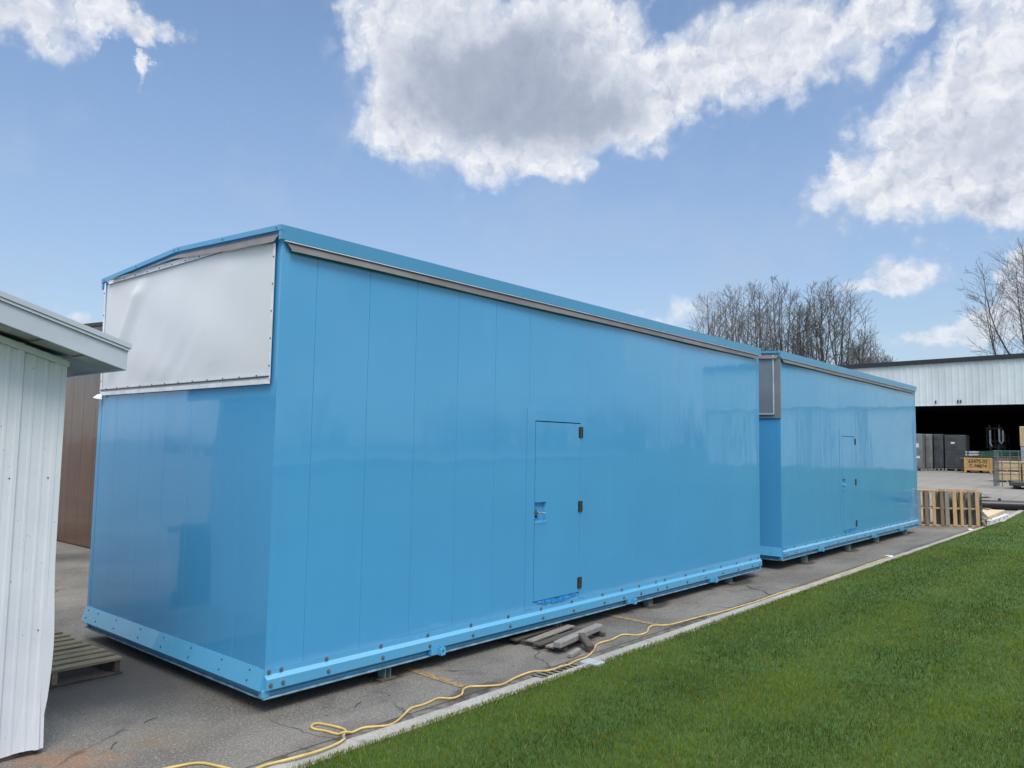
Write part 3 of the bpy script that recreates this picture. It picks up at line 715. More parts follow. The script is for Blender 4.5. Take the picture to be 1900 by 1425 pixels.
    # levelling feet
    for x in (1.12, 3.36, 5.16, 7.33):
        for y in (.07, Wd_-.07):
            mb = MB(); mb.box(x-.03, x-.024, y-.05, y+.04, .012-loc[2], .100); mb.box(x-.024, x+.024, y-.005, y+.005, .012-loc[2], .100); mb.box(x+.024, x+.030, y-.05, y+.04, .012-loc[2], .100)
            leg = mb.build('support_foot', 'tealpad', root)
            mb = MB(); mb.bev(x-.085, x+.075, y-.08, y+.08, -loc[2], .012-loc[2], .003); mb.build('foot_plate', 'rustplate', leg)
    # -- door with frame, gasket, hinges, recessed handle, torn film
    fr_ = MB()
    for q in ((2.775, 2.899, .300, 2.235), (3.657, 3.750, .300, 2.235), (2.899, 3.657, 2.116, 2.235)): fr_.box(q[0], q[1], -.0065, .0005, q[2], q[3])
    fr_.build('door_frame', 'blue', root)
    g_ = MB(); g_.box(DX0+.001, DX1-.001, .050, .0595, DZ0+.001, DZ1-.001); g_.build('door_gasket', 'gasket', root)
    lx0, lx1, lz0, lz1 = 2.906, 3.652, .362, 2.106
    hx, hz0, hz1, dp = 3.085, 1.125, 1.315, .055
    d_ = MB(); y = -.008
    P4 = lambda a, b_, c_, e_: d_.add([(a, y, c_), (b_, y, c_), (b_, y, e_), (a, y, e_)], [(0, 1, 2, 3)])
    P4(lx0, lx1, lz0, hz0); P4(lx0, lx1, hz1, lz1); P4(hx, lx1, hz0, hz1)
    yb = y+dp
    d_.add([(lx0, y, hz0), (hx, y, hz0), (hx, y, hz1), (lx0, y, hz1), (lx0, yb-.02, hz0+.012), (hx-.012, yb-.02, hz0+.012), (hx-.012, yb-.02, hz1-.012), (lx0, yb-.02, hz1-.012)],
           [(0, 1, 5, 4), (1, 2, 6, 5), (2, 3, 7, 6), (4, 5, 6, 7)])
    d_.add([(lx0, y, lz0), (lx1, y, lz0), (lx1, y, lz1), (lx0, y, lz1), (lx0, .018, lz0), (lx1, .018, lz0), (lx1, .018, lz1), (lx0, .018, lz1)],
           [(0, 4, 5, 1), (1, 5, 6, 2), (2, 6, 7, 3), (3, 7, 4, 0)])
    door = d_.build('door', 'blue', root)
    # raised lip round the handle recess
    mb = MB(); mb.box(lx0, hx+.014, -.0110, -.0082, hz0-.018, hz0); mb.box(hx, hx+.014, -.0110, -.0082, hz0, hz1); mb.build('recess_lip', 'blue_trim', door)
    mb = MB(); mb.cyl((2.965, .028, 1.215), (2.965, -.02, 1.215), .016, n=16); mb.tube([(2.965, -.022, 1.215), (2.99, -.028, 1.212), (3.05, -.028, 1.206)], [.010, .009, .007], 8)
    mb.cyl((2.925, .028, 1.225), (2.925, -.012, 1.225), .024, .020, n=16); mb.build('door_handle', 'chrome', door, smooth=True)
    mb = MB(); mb.cyl((2.930, .0, 1.178), (2.930, -.012, 1.178), .013, n=14); mb.build('lock_cylinder', 'black', door)
    for z in (2.019, 1.243, .457):
        mb = MB(); mb.bev(3.624, 3.655, -.016, -.0082, z-.056, z+.056, .002); mb.bev(3.662, 3.696, -.016, -.0067, z-.056, z+.056, .002)
        hg = mb.build('hinge', 'black', root)
        mb = MB(); mb.cyl((3.6585, -.015, z-.058), (3.6585, -.015, z+.058), .006, n=10); 
        for dz in (-.034, .034):
            for xx in (3.643, 3.677): mb.cyl((xx, -.016, z+dz), (xx, -.0185, z+dz), .005, n=8)
        mb.build('hinge_pin', 'brass', hg)
    # torn protective film under the door
    mb = MB(); rr = random.Random(11); n = 40; vs = []; w1 = rr.random()
    for k in range(n+1):
        x = 2.96+.66*k/n; t = k/n; w1 = .72*w1+.28*rr.random()*1.15
        dz = .008+.042*w1*(.4+.9*math.sin(math.pi*t))*(1 if .12 < t < .93 else .35)
        vs.append((x, -.0062-rr.uniform(0, .001), .356-(.010*rr.random() if .4 < t < .55 else 0))); vs.append((x, -.0066-.008*w1, .352-dz))
    mb.add(vs, [(2*k, 2*k+2, 2*k+3, 2*k+1) for k in range(n)]); mb.build('torn_film', 'film', root)
    return root
unit('equipment_enclosure', 'near glossy blue enclosure with a white tarpaulin over the upper half of its end', (0, 0, 0), 'white', 'blue equipment enclosures in a row')
unit('equipment_enclosure', 'far glossy blue enclosure beyond the near one, with a dark grey cover on its end', (9.08, .0, .045), 'grey', 'blue equipment enclosures in a row')

# brown unit behind
def brown():
    x0, x1, y0, y1 = 2.44, 11.0, 7.6, 14.0; E, RD, ym = 3.79, 3.95, 10.8
    root = thing('brown_enclosure', 'tall glossy dark brown enclosure standing behind the near blue one', 'equipment enclosure')
    gz = lambda y: E+(RD-E)*(1-abs(y-ym)/3.2)
    ss = [7.95, 8.45, 8.95, 9.42, 9.95, 10.45, 10.95, 11.45, 11.95, 12.45, 12.95, 13.45]
    mb = MB(); vwall(mb, sorted([(a+y0*0, d) for a, d in seam_profile(y0, y1, ss, .005, .008)]+[(ym, 0)]), .02, gz, lambda a, d, z: (x0+d, a, z)); mb.build('end_wall', 'brown', root)
    mb = MB(); vwall(mb, sorted(seam_profile(y0, y1, ss)+[(ym, 0)]), .02, gz, lambda a, d, z: (x1-d, a, z)); mb.build('end_wall', 'brown', root)
    for yy_, sg in ((y0, 1), (y1, -1)):
        mb = MB(); vwall(mb, seam_profile(x0, x1, [x0+.5*k for k in range(1, 17)]), .02, E, lambda a, d, z: (a, yy_+sg*d, z)); mb.build('side_wall', 'brown', root)
    mb = MB()
    for ya, za, yb, zb in ((y0-.03, E, ym, RD), (ym, RD, y1+.03, E)):
        mb.add([(x0-.04, ya, za+.012), (x1+.04, ya, za+.012), (x1+.04, yb, zb+.012), (x0-.04, yb, zb+.012), (x0-.04, ya, za-.05), (x1+.04, ya, za-.05), (x1+.04, yb, zb-.05), (x0-.04, yb, zb-.05)],
               [(0, 1, 2, 3), (4, 7, 6, 5), (0, 4, 5, 1), (0, 3, 7, 4), (1, 5, 6, 2)])
    mb.build('roof', 'dark_brown', root)
    mb = MB(); mb.box(x0+.02, x1-.02, y0+.02, y1-.02, 0, .02); mb.build('base', 'black', root)
brown()

# ------------------------------------------------------------------ white shed on the left
def shed():
    root = thing('shed', 'white metal sided shed corner with a sloping fascia at the left edge', 'shed', (-3.3, 1.7, 0))
    ox, oy = -3.3, 1.7
    XC, YF, YB, XL = -1.245, .371, 3.07, -5.4
    sl = .30; slope = lambda x: 2.345-sl*(abs(x+3.32)-2.075)      # wall head follows the roof
    def B(mb, name, mat, smooth=False):
        mb.v = [(a-ox, b-oy, c_) for a, b, c_ in mb.v]; return mb.build(name, mat, root, smooth)
    # ribbed siding, front gable
    pr = []; x = XC
    rib = [(-.0, 0), (-.010, .013), (-.030, .013), (-.040, 0), (-.072, 0), (-.078, .003), (-.090, .003), (-.096, 0), (-.140, 0), (-.146, .003), (-.158, .003), (-.164, 0)]
    k = 0
    while x > XL:
        for dx, dd in rib:
            if x-.018+dx > XL: pr.append((x-.018+dx, dd))
        x -= .205
    pr = [(XC, 0)]+pr+[(XL, 0)]
    mb = MB(); n = len(pr); zs_ = 9; vs = []
    for j in range(zs_+1):
        for (a, d) in pr:
            zb = .03+.006*math.sin(a*9)+.003*math.sin(a*31); zt = slope(a); t = j/zs_
            z = zb+(zt-zb)*t
            bend = .012*math.exp(-((z-.05)/.12)**2)*(1+math.sin(a*14))
            vs.append((a, YF-d-bend, z))
    mb.add(vs, [(j*n+i+1, j*n+i, (j+1)*n+i, (j+1)*n+i+1) for j in range(zs_) for i in range(n-1)])
    wl = B(mb, 'gable_wall', 'siding')
    # screws in the siding
    mb = MB()
    for xx in (XC-.060, XC-.265, XC-.36, XC-.47):
        for z in (.10, .72, 1.62): mb.cyl((xx, YF, z), (xx, YF-.004, z), .0042, n=8)
    mb.v = [(a-ox, b-oy, c_) for a, b, c_ in mb.v]; sc = mb.build('siding_screws', 'screw', root)
    # corner trim, kicked out low down
    mb = MB(); vs = []; N = 24
    for j in range(N+1):
        z = .025+(2.345-.025)*j/N; k_ = .020*math.exp(-((z-.62)/.30)**2)-.012*math.exp(-((z-.18)/.1)**2)
        vs += [(XC-.040, YF-.008-k_*.3, z), (XC+.006+k_, YF-.010-k_*.2, z), (XC+.008+k_, YF+.05, z)]
    mb.add(vs, [(3*j+i, 3*j+i+1, 3*j+i+4, 3*j+i+3) for j in range(N) for i in range(2)]); B(mb, 'corner_trim', 'siding')
    # side and back walls
    mb = MB(); vwall(mb, [(YF+.01+.1*k+dx, dd) for k in range(27) for dx, dd in ((0, 0), (.02, -.012), (.04, -.012), (.06, 0))], .03, 2.345, lambda a, d, z: (XC-d, a, z)); B(mb, 'side_wall', 'siding')
    mb = MB(); vwall(mb, [(XC, 0), (-3.32, 0), (XL, 0)], .03, slope, lambda a, d, z: (a, YB, z)); vwall(mb, [(YF, 0), (YB, 0)], .03, 2.345, lambda a, d, z: (XL, a, z)); B(mb, 'rear_wall', 'siding')
    mb = MB(); mb.bev(XL+.03, XC-.02, YF+.006, YF+.09, 0, .045, .004); mb.bev(XC-.10, XC-.02, YF+.09, YB-.05, 0, .045, .004); B(mb, 'rusty_sill', 'rustplate')
    # roof sheet, rake fascia, eave fascia, soffit
    XE, YE, YR = -.985, .118, 3.32
    fz = lambda x: 2.286-sl*(abs(x+3.32)-2.335)
    for sg in (1, -1):
        xe = -3.32+sg*2.335
        X = lambda x: -3.32+sg*(x+3.32)
        mb = MB(); a, b_ = XE, -3.32
        # rake fascia board
        mb.add([(X(q), y, fz(q)+dz) for y in (YE, YE+.02) for q, dz in ((a, 0), (b_, 0), (b_, .118), (a, .118))], [(0, 1, 2, 3), (7, 6, 5, 4), (0, 4, 5, 1), (3, 2, 6, 7), (0, 3, 7, 4)])
        B(mb, 'rake_fascia', 'shed_trim')
        mb = MB(); mb.add([(X(q), y, fz(q)+dz) for y in (YE-.012, YE+.02) for q, dz in ((a+.006, .121), (b_, .121), (b_, .136), (a+.006, .136))], [(0, 1, 2, 3), (7, 6, 5, 4), (0, 4, 5, 1), (3, 2, 6, 7), (0, 3, 7, 4)])
        B(mb, 'rake_edge', 'siding')
        mb = MB(); mb.add([(X(q), y, fz(q)+dz) for y in (YE-.020, YR) for q, dz in ((a+.016, .139), (b_, .139), (b_, .170), (a+.016, .170))], [(0, 1, 2, 3), (7, 6, 5, 4), (0, 4, 5, 1), (3, 2, 6, 7), (0, 3, 7, 4)])
        for yy_ in [YE+.1+.2*k for k in range(16)]:
            mb.add([(X(q), y, fz(q)+dz) for y in (yy_, yy_+.03) for q, dz in ((a+.014, .169), (b_, .169), (b_, .187), (a+.014, .187))], [(0, 1, 2, 3), (7, 6, 5, 4), (3, 2, 6, 7), (0, 3, 7, 4)])
        B(mb, 'roof_sheet', 'shed_trim')
        mb = MB(); xs2 = sorted((X(XE), X(XE)-sg*.02)); mb.box(xs2[0], xs2[1], YE+.021, YR, fz(XE), fz(XE)+.137); B(mb, 'eave_fascia', 'shed_trim')
        mb = MB(); mb.add([(X(a-.02), YE+.02, fz(a)+.012), (X(b_), YE+.02, fz(b_)+.012), (X(b_), YR, fz(b_)+.012), (X(a-.02), YR, fz(a)+.012)], [(0, 1, 2, 3)])
        q = a-.02; i = 0
        while q > b_+.1:                                   # lapped soffit boards with open joints
            q2 = q-.115; o = .006 if i % 2 else .0
            mb.add([(X(q), YE+.021, fz(q)+.008-o), (X(q2+.006), YE+.021, fz(q2)+.002-o), (X(q2+.006), YF-.02, fz(q2)+.002-o), (X(q), YF-.02, fz(q)+.008-o)], [(0, 1, 2, 3)])
            q = q2; i += 1
        B(mb, 'soffit', 'soffit')
    mb = MB(); mb.add([(q, y, slope(q)+dz) for y in (YF-.030, YF-.012) for q, dz in ((XC+.01, -.045), (-3.32, -.045), (-3.32, -.012), (XC+.01, -.012))], [(0, 3, 2, 1), (0, 1, 5, 4), (3, 7, 6, 2), (0, 4, 7, 3)])
    B(mb, 'head_trim', 'siding')
shed()

# wheeled bin behind the shed corner (the unit's end mirrors it)
def bin_():
    root = thing('wheeled_bin', 'dark wheeled rubbish bin reflected in the near enclosure end', 'bin', (-1.32, 3.42, 0), R(8))
    mb = MB(); a, b_ = .21, .26
    mb.add([(-a, -a, .08), (a, -a, .08), (a, a, .08), (-a, a, .08), (-b_, -b_, .88), (b_, -b_, .88), (b_, b_, .88), (-b_, b_, .88)], [(0, 3, 2, 1), (0, 1, 5, 4), (1, 2, 6, 5), (2, 3, 7, 6), (3, 0, 4, 7)])
    mb.box(-b_-.02, b_+.02, -b_-.02, b_+.02, .85, .88); mb.build('body', 'bin', root)
    mb = MB(); mb.add([(-.29, -.29, .885), (.29, -.29, .885), (.29, .29, .885), (-.29, .29, .885), (-.24, -.22, .95), (.24, -.22, .95), (.24, .22, .95), (-.24, .22, .95)], [(0, 3, 2, 1), (0, 1, 5, 4), (1, 2, 6, 5), (2, 3, 7, 6), (3, 0, 4, 7), (4, 5, 6, 7)]); mb.build('lid', 'bin', root)
    for s_ in (-1, 1):
        mb = MB(); mb.cyl((s_*.20, .2, .1), (s_*.25, .2, .1), .10, n=18); mb.build('wheel', 'rubber', root)
    mb = MB(); mb.cyl((-.22, .31, .86), (.22, .31, .86), .014, n=8); mb.build('handle', 'bin', root)
bin_()

# ------------------------------------------------------------------ low pallet between shed and unit
def pallet_near():
    root = thing('wooden_pallet', 'flat weathered wooden pallet on the dark asphalt between shed and near enclosure', 'pallet', (-.76, 2.30, 0), R(2.0))
    rg = random.Random(2); x0, x1, y0, y1 = -.52, .50, -.68, .74
    ys = [y0+.15*i for i in range(10)]
    for i, y in enumerate(ys):
        w = rg.choice((.088, .10, .112)); ex = rg.uniform(-.015, .015)
        mt = Matrix.Rotation(R(rg.uniform(-.7, .7)), 4, 'Z')
        mb = MB(); mb.bev(x0+ex, x1+ex, y, y+w, .112+rg.uniform(-.003, .004), .131+rg.uniform(-.003, .004), .003, mt); mb.build('deck_board', 'wood_pallet', root)
    for x in (x0+.03, -.03, x1-.07):
        mb = MB(); mb.bev(x, x+.042, y0+.005, y1-.01, .022, .110, .004); mb.build('stringer', 'wood_dark' if x > .3 else 'wood_pallet', root)
    for y in (y0+.01, 0, y1-.12):
        mb = MB(); mb.bev(x0, x1, y, y+.09, .003, .021, .003); mb.build('bottom_board', 'wood_dark', root)
pallet_near()

# ------------------------------------------------------------------ scrap timber beside the unit
root = thing('broken_pallet', 'broken dark wooden pallet lying half under the near enclosure edge', 'pallet', (3.1, -.2, 0), R(6))
rg = random.Random(4)
for i, y in enumerate((-.20, -.07, .07, .20)):
    mb = MB(); mb.bev(-.42+rg.uniform(-.06, .03), .40+rg.uniform(-.1, .03), y, y+.085, .040, .056, .002, Matrix.Rotation(R(rg.uniform(-2.5, 2.5)), 4, 'Z')); mb.build('slat', ('wood_grey', 'wood_dark', 'wood_grey', 'wood_dark')[i], root)
for x in (-.38, .0, .36):
    mb = MB(); mb.bev(x, x+.05, -.27, .30, .002, .038, .003); mb.build('cross_bar', 'wood_dark', root)
def timber(name, label, p, q, w, h, z, mat):
    p, q = Vector((*p, 0)), Vector((*q, 0)); d = q-p; ln = d.length; ang = math.atan2(d.y, d.x); rg = random.Random(name)
    mb = MB(); mb.bev(-ln/2, ln/2, -w/2, w/2, 0, h, .009); o = mb.build(name, mat); o.location = ((p.x+q.x)/2, (p.y+q.y)/2, z); o.rotation_euler = (0, 0, ang)
    return tag(o, label, 'timber', 'scrap timber beside the enclosure')
timber('timber_beam', 'long pale grey timber lying on the broken pallet', (2.64, -.50), (3.52, -.36), .080, .058, .058, 'beam')
o = timber('timber_offcut', 'short dark timber leaning across the long pale beam', (3.06, -.46), (2.91, -.68), .075, .05, .03, 'wood_dark'); o.rotation_euler = (0, R(12), math.atan2(-.22, -.15)); o.location.z = .05
timber('timber_block', 'small grey block with two drilled holes near the yellow cable', (2.63, -.655), (2.84, -.60), .05, .045, .0, 'beam')

# ------------------------------------------------------------------ drain grate in the gutter
root = thing('drain_grate', 'rusty cast iron storm drain grate in the gutter beside the kerb', 'drain grate', (2.23, -.8075, 0))
mb = MB(); x0, x1, y0, y1 = -.30, .30, -.0875, .0875
mb.box(x0, x1, y0, y0+.012, -.02, .003); mb.box(x0, x1, y1-.012, y1, -.02, .003); mb.box(x0, x0+.012, y0+.012, y1-.012, -.02, .003); mb.box(x1-.012, x1, y0+.012, y1-.012, -.02, .003); mb.build('frame', 'iron', root)
mb = MB()
for k in range(9): xx = x0+.012+.0+k*.0695; mb.bev(xx+.0, min(xx+.032, x1-.012), y0+.012, y1-.012, -.006, .002, .002)
mb.build('bars', 'iron', root)
mb = MB(); mb.add([(x0, y0, -.02), (x1, y0, -.02), (x1, y1, -.02), (x0, y1, -.02), (x0, y0, -.5), (x1, y0, -.5), (x1, y1, -.5), (x0, y1, -.5)], [(0, 1, 5, 4), (1, 2, 6, 5), (2, 3, 7, 6), (3, 0, 4, 7), (4, 5, 6, 7)]); mb.build('catch_pit', 'pit', root)
mb = MB(); mb.bev(2.50, 2.64, -1.02, -.85, .0, .042, .008); o = mb.build('kerb_block', 'concrete_block'); tag(o, 'pale blue grey concrete block set in the kerb behind the drain grate', 'kerb block')

# ------------------------------------------------------------------ yellow cable
CABLE=[(-0.832,-0.415),(-0.700,-0.468),(-0.640,-0.619),(-0.584,-0.765),(-0.474,-0.818),(-0.358,-0.873),(-0.170,-0.894),(-0.038,-0.878),(0.031,-0.851),(0.087,-0.782),(0.118,-0.731),(0.180,-0.675),(0.197,-0.612),(0.171,-0.494),(0.144,-0.424),(0.113,-0.418),(0.078,-0.444),(0.068,-0.495),(0.096,-0.572),(0.116,-0.670),(0.148,-0.708),(0.203,-0.716),(0.298,-0.705),(0.367,-0.743),(0.440,-0.787),(0.526,-0.770),(0.643,-0.710),(0.768,-0.644),(0.878,-0.648),(0.972,-0.635),(1.054,-0.624),(1.117,-0.697),(1.201,-0.697),(1.257,-0.670),(1.316,-0.621),(1.402,-0.597),(1.510,-0.679),(1.625,-0.742),(1.821,-0.704),(2.041,-0.688),(2.139,-0.749),(2.240,-0.777),(2.291,-0.818),(2.435,-0.783),(2.595,-0.756),(2.760,-0.748),(2.967,-0.669),(3.168,-0.568),(3.290,-0.553),(3.437,-0.562),(3.683,-0.530),(3.757,-0.642),(3.894,-0.657),(3.994,-0.627),(4.136,-0.558),(4.255,-0.542),(4.376,-0.635),(4.577,-0.665),(4.991,-0.692),(5.394,-0.741),(5.859,-0.760),(6.279,-0.775),(6.678,-0.811),(7.146,-0.810),(7.999,-0.802),(8.899,-0.793),(9.822,-0.793),(10.741,-0.825),(11.904,-0.824)]
def smooth_path(P, k=5):
    out = []
    for i in range(len(P)-1):
        p0, p1, p2, p3 = P[max(i-1, 0)], P[i], P[i+1], P[min(i+2, len(P)-1)]
        for j in range(k):
            t = j/k; t2, t3 = t*t, t*t*t
            out.append(tuple(.5*((2*b)+(-a+c)*t+(2*a-5*b+4*c-d)*t2+(-a+3*b-3*c+d)*t3) for a, b, c, d in zip(p0, p1, p2, p3)))
    return out+[P[-1]]
zc = [.0085 if y > -.806 else (.044 if y < -.835 else .030) for x, y in CABLE]
for i in range(1, len(zc)-1):
    if abs(zc[i]-zc[i-1]) > .02 and i+1 < len(zc): pass
P3 = [(x, y, z) for (x, y), z in zip(CABLE, zc)]
P3 = [(-1.05, -.36, .0085)]+P3
pts = smooth_path(P3, 6)
# where the cable crosses itself it lifts over the lower run
best = []
pts = [list(p) for p in pts]
for i in range(len(pts)):
    for j in range(i+12, min(len(pts), i+160)):
        if math.hypot(pts[i][0]-pts[j][0], pts[i][1]-pts[j][1]) < .035 and abs(pts[i][2]-pts[j][2]) < .01:
            pts[j][2] = pts[i][2]+.016*(1-math.hypot(pts[i][0]-pts[j][0], pts[i][1]-pts[j][1])/.05)
cr = thing('extension_cable', 'yellow extension cable looping along the kerb over the asphalt', 'cable', (0, 0, 0))
mb = MB(); mb.tube(pts, .0078, 8); mb.build('sheath', 'cable', cr, smooth=True)
mb = MB(); ex, ey, ez = pts[-1]; mb.tube([(ex-.02, ey, .012), (ex+.04, ey-.002, .016), (ex+.10, ey, .018), (ex+.12, ey, .018)], [.014, .026, .030, .022], 10); mb.tube([(ex+.04, ey, .02), (ex+.06, ey+.05, .03), (ex+.07, ey+.10, .02)], [.02, .02, .014], 8); mb.build('plug', 'paper', cr, smooth=True)
mb = MB(); mb.tube([(.118, -.731, .0085), (.105, -.755, .009), (.09, -.780, .0095)], .0105, 10); mb.build('coupler', 'pale_steel', cr, smooth=True)

# ------------------------------------------------------------------ small litter of leaves and twigs on the asphalt
rg = random.Random(9)
mb = MB()
for k in range(150):
    x = rg.uniform(-1.1, 12); y = rg.choice((rg.gauss(-.80, .05), rg.uniform(-.85, .0))); a = rg.uniform(0, 6.28); s_ = rg.uniform(.006, .02); z = .004
    if y < -.89: continue
    c_, n_ = math.cos(a), math.sin(a)
    mb.add([(x-c_*s_, y-n_*s_, z), (x+n_*s_*.3, y-c_*s_*.3, z+.004), (x+c_*s_, y+n_*s_, z+.002), (x-n_*s_*.3, y+c_*s_*.3, z+.005)], [(0, 1, 2, 3)])
o = mb.build('leaf_litter', 'wood_brown'); struct(o, 'stuff'); o['label'] = 'scattered crumbs of dead leaf and bark along the gutter'
for k, (x, y, a, ln) in enumerate(((-.62, .42, .3, .11), (.52, -.33, .5, .13), (-.95, .12, .9, .12))):
    mb = MB(); mb.tube([(0, 0, .004), (ln*.5, .008, .007), (ln, -.004, .004)], [.003, .0028, .0015], 6); o = mb.build('twig', 'wood_dark', loc=(x, y, 0)); o.rotation_euler = (0, 0, a)
    tag(o, ('thin dark twig on the asphalt in front of the near enclosure corner', 'thin dark twig on the asphalt above the cable loop', 'thin dark twig on the asphalt by the rust stain')[k], 'twig')

# ------------------------------------------------------------------ upright pallets beyond the far unit
def up_pallet(name, label, p, ang, tilt, mats, w=.80, h=.90, n=5, seed=0, gw='pallets stacked on edge beyond the far enclosure'):
    root = thing(name, label, 'pallet', (p[0], p[1], zg(p[0])), ang, gw); root.rotation_euler = (R(tilt), 0, ang)
    rg = random.Random(seed)
    # local x along the width, z up; boards vertical, stringers level, as a pallet stood on its side
    for k in range(n):
        x = -w/2+(w-.09)*k/(n-1); mt = mats[k % len(mats)]
        mb = MB(); mb.bev(x, x+rg.uniform(.07, .10), -.018, 0, .012, h-.012, .003); mb.build('deck_board', mt, root)
        if k % 2 == 0:
            mb = MB(); mb.bev(x+.01, x+.09, .085, .102, .012, h-.012, .003); mb.build('bottom_board', mats[(k+1) % len(mats)], root)
    for z in (.0, h/2-.02, h-.038):
        mb = MB(); mb.bev(-w/2-.01, w/2+.01, .001, .084, z, z+.038, .003); mb.build('stringer', 'wood_tan', root)
    return root
d = Vector((20.1-19.2, -.751-.485, 0)).normalized(); ang = math.atan2(d.y, d.x)
base = Vector((19.20, .485, 0))
def at(s_, back=0.): n_ = Vector((-d.y, d.x, 0)); q = base+d*s_+n_*back; return (q.x, q.y)
up_pallet('wooden_pallet', 'brown and tan pallet stood on edge, the front one next to the far enclosure', at(.27, .0), ang, -2, ['wood_brown', 'wood_grey', 'wood_brown', 'wood_tan', 'wood_brown'], .86, .92, 5, 1)
up_pallet('wooden_pallet', 'tan boarded pallet stood on edge, the front one nearest the kerb', at(1.15, .0), ang, -2, ['wood_grey', 'wood_tan', 'wood_tan', 'wood_pallet', 'wood_tan'], .84, .92, 5, 2)
labs = ['second grey pallet on edge behind the tan one, leaning', 'third grey pallet on edge behind the tan one', 'fourth weathered pallet on edge in the leaning row', 'fifth weathered pallet on edge in the leaning row', 'rearmost weathered pallet on edge by the black pipe']
for k in range(5):
    up_pallet('wooden_pallet', labs[k], at(1.26+.05*(k % 2)+.03*k, .16+.15*k), ang+R(rg.uniform(-5, 5)), -3+rg.uniform(-4, 4), ['wood_grey', 'beam', 'wood_grey'], .90, .90+rg.uniform(-.05, .04), 5, 20+k)
labs = ['dark pallet on edge just behind the brown front one', 'pale grey pallet on edge second behind the brown front one', 'grey pallet on edge third behind the brown front one', 'brown grey pallet on edge at the back of the row by the far enclosure']
for k in range(4):
    up_pallet('wooden_pallet', labs[k], at(.27+.05*k, .17+.17*k), ang, -2, ['wood_grey', 'wood_brown', 'beam'], .84, .90, 4, 40+k)
# loose slats sticking out of the row's end
for k in range(9):
    z = .10+.093*k; x, y = at(1.70+rg.uniform(-.04, .06), .10+rg.uniform(-.08, .12)); mb = MB(); ln = rg.uniform(.40, .60)
    mb.bev(-ln/2, ln/2, -.045, .045, 0, .018, .003); o = mb.build('loose_slat', rg.choice(['wood_grey', 'beam', 'wood_pallet']), loc=(x, y, z)); o.rotation_euler = (R(rg.uniform(-25, 25)), R(rg.uniform(-22, 10)), ang+R(90+rg.uniform(-25, 25)))
    tag(o, ('lowest', 'second lowest', 'third lowest', 'fourth lowest', 'middle', 'fourth highest', 'third highest', 'second highest', 'topmost')[k]+' loose slat in the splintered right end of the pallet row', 'slat', 'loose slats in the end of the pallet row')
# lumber and pale boards lying along the kerb
root = thing('lumber_stack', 'low stack of pale new boards lying beside the kerb past the pallets', 'lumber', (22.6, -.50, zg(22.6)), R(2))
for j in range(3):
    for i in range(4):
        mb = MB(); mb.bev(-1.6+rg.uniform(-.05, .05), 1.6+rg.uniform(-.1, .05), -.28+.145*i, -.28+.145*i+.14, .075+.045*j, .075+.045*j+.042, .004); mb.build('board', 'wood_new', root)
for x in (-1.2, .1, 1.3):
    mb = MB(); mb.bev(x, x+.09, -.3, .3, .0, .074, .004); mb.build('bearer', 'wood_brown', root)
root = thing('white_block_row', 'long white block with dark holes lying between the lumber and kerb', 'block', (22.3, -.86, zg(22.3)), R(1))
mb = MB(); mb.bev(-1.5, 1.6, -.05, .06, 0, .13, .006); mb.build('body', 'white_block', root)
for x in (-1.0, -.2, .6, 1.2):
    mb = MB(); mb.cyl((x, -.0505, .065), (x, -.054, .065), .035, n=12); mb.build('hole', 'pit', root)
root = thing('plastic_pipe', 'large black plastic pipe lying on the yard behind the pallets', 'pipe', (26, -.6, zg(26)+.155), R(-68))
mb = MB(); mb.cyl((-1.1, 0, 0), (2.9, 0, 0), .15, n=24); mb.build('barrel', 'plastic_black', root, smooth=True)
mb = MB(); mb.cyl((.75, 0, 0), (1.05, 0, 0), .175, n=24); mb.cyl((-.28, 0, .13), (-.28, 0, .21), .05, .035, n=12); mb.build('collar', 'plastic_black', root, smooth=True)
mb = MB(); mb.bev(-.15, .2, -.05, .05, 0, .03, .004); o = mb.build('timber_offcut', 'white_block', loc=(18.9, -.80, 0)); o.rotation_euler = (0, 0, R(15)); tag(o, 'small pale board end lying in front of the pallets by the kerb', 'timber')

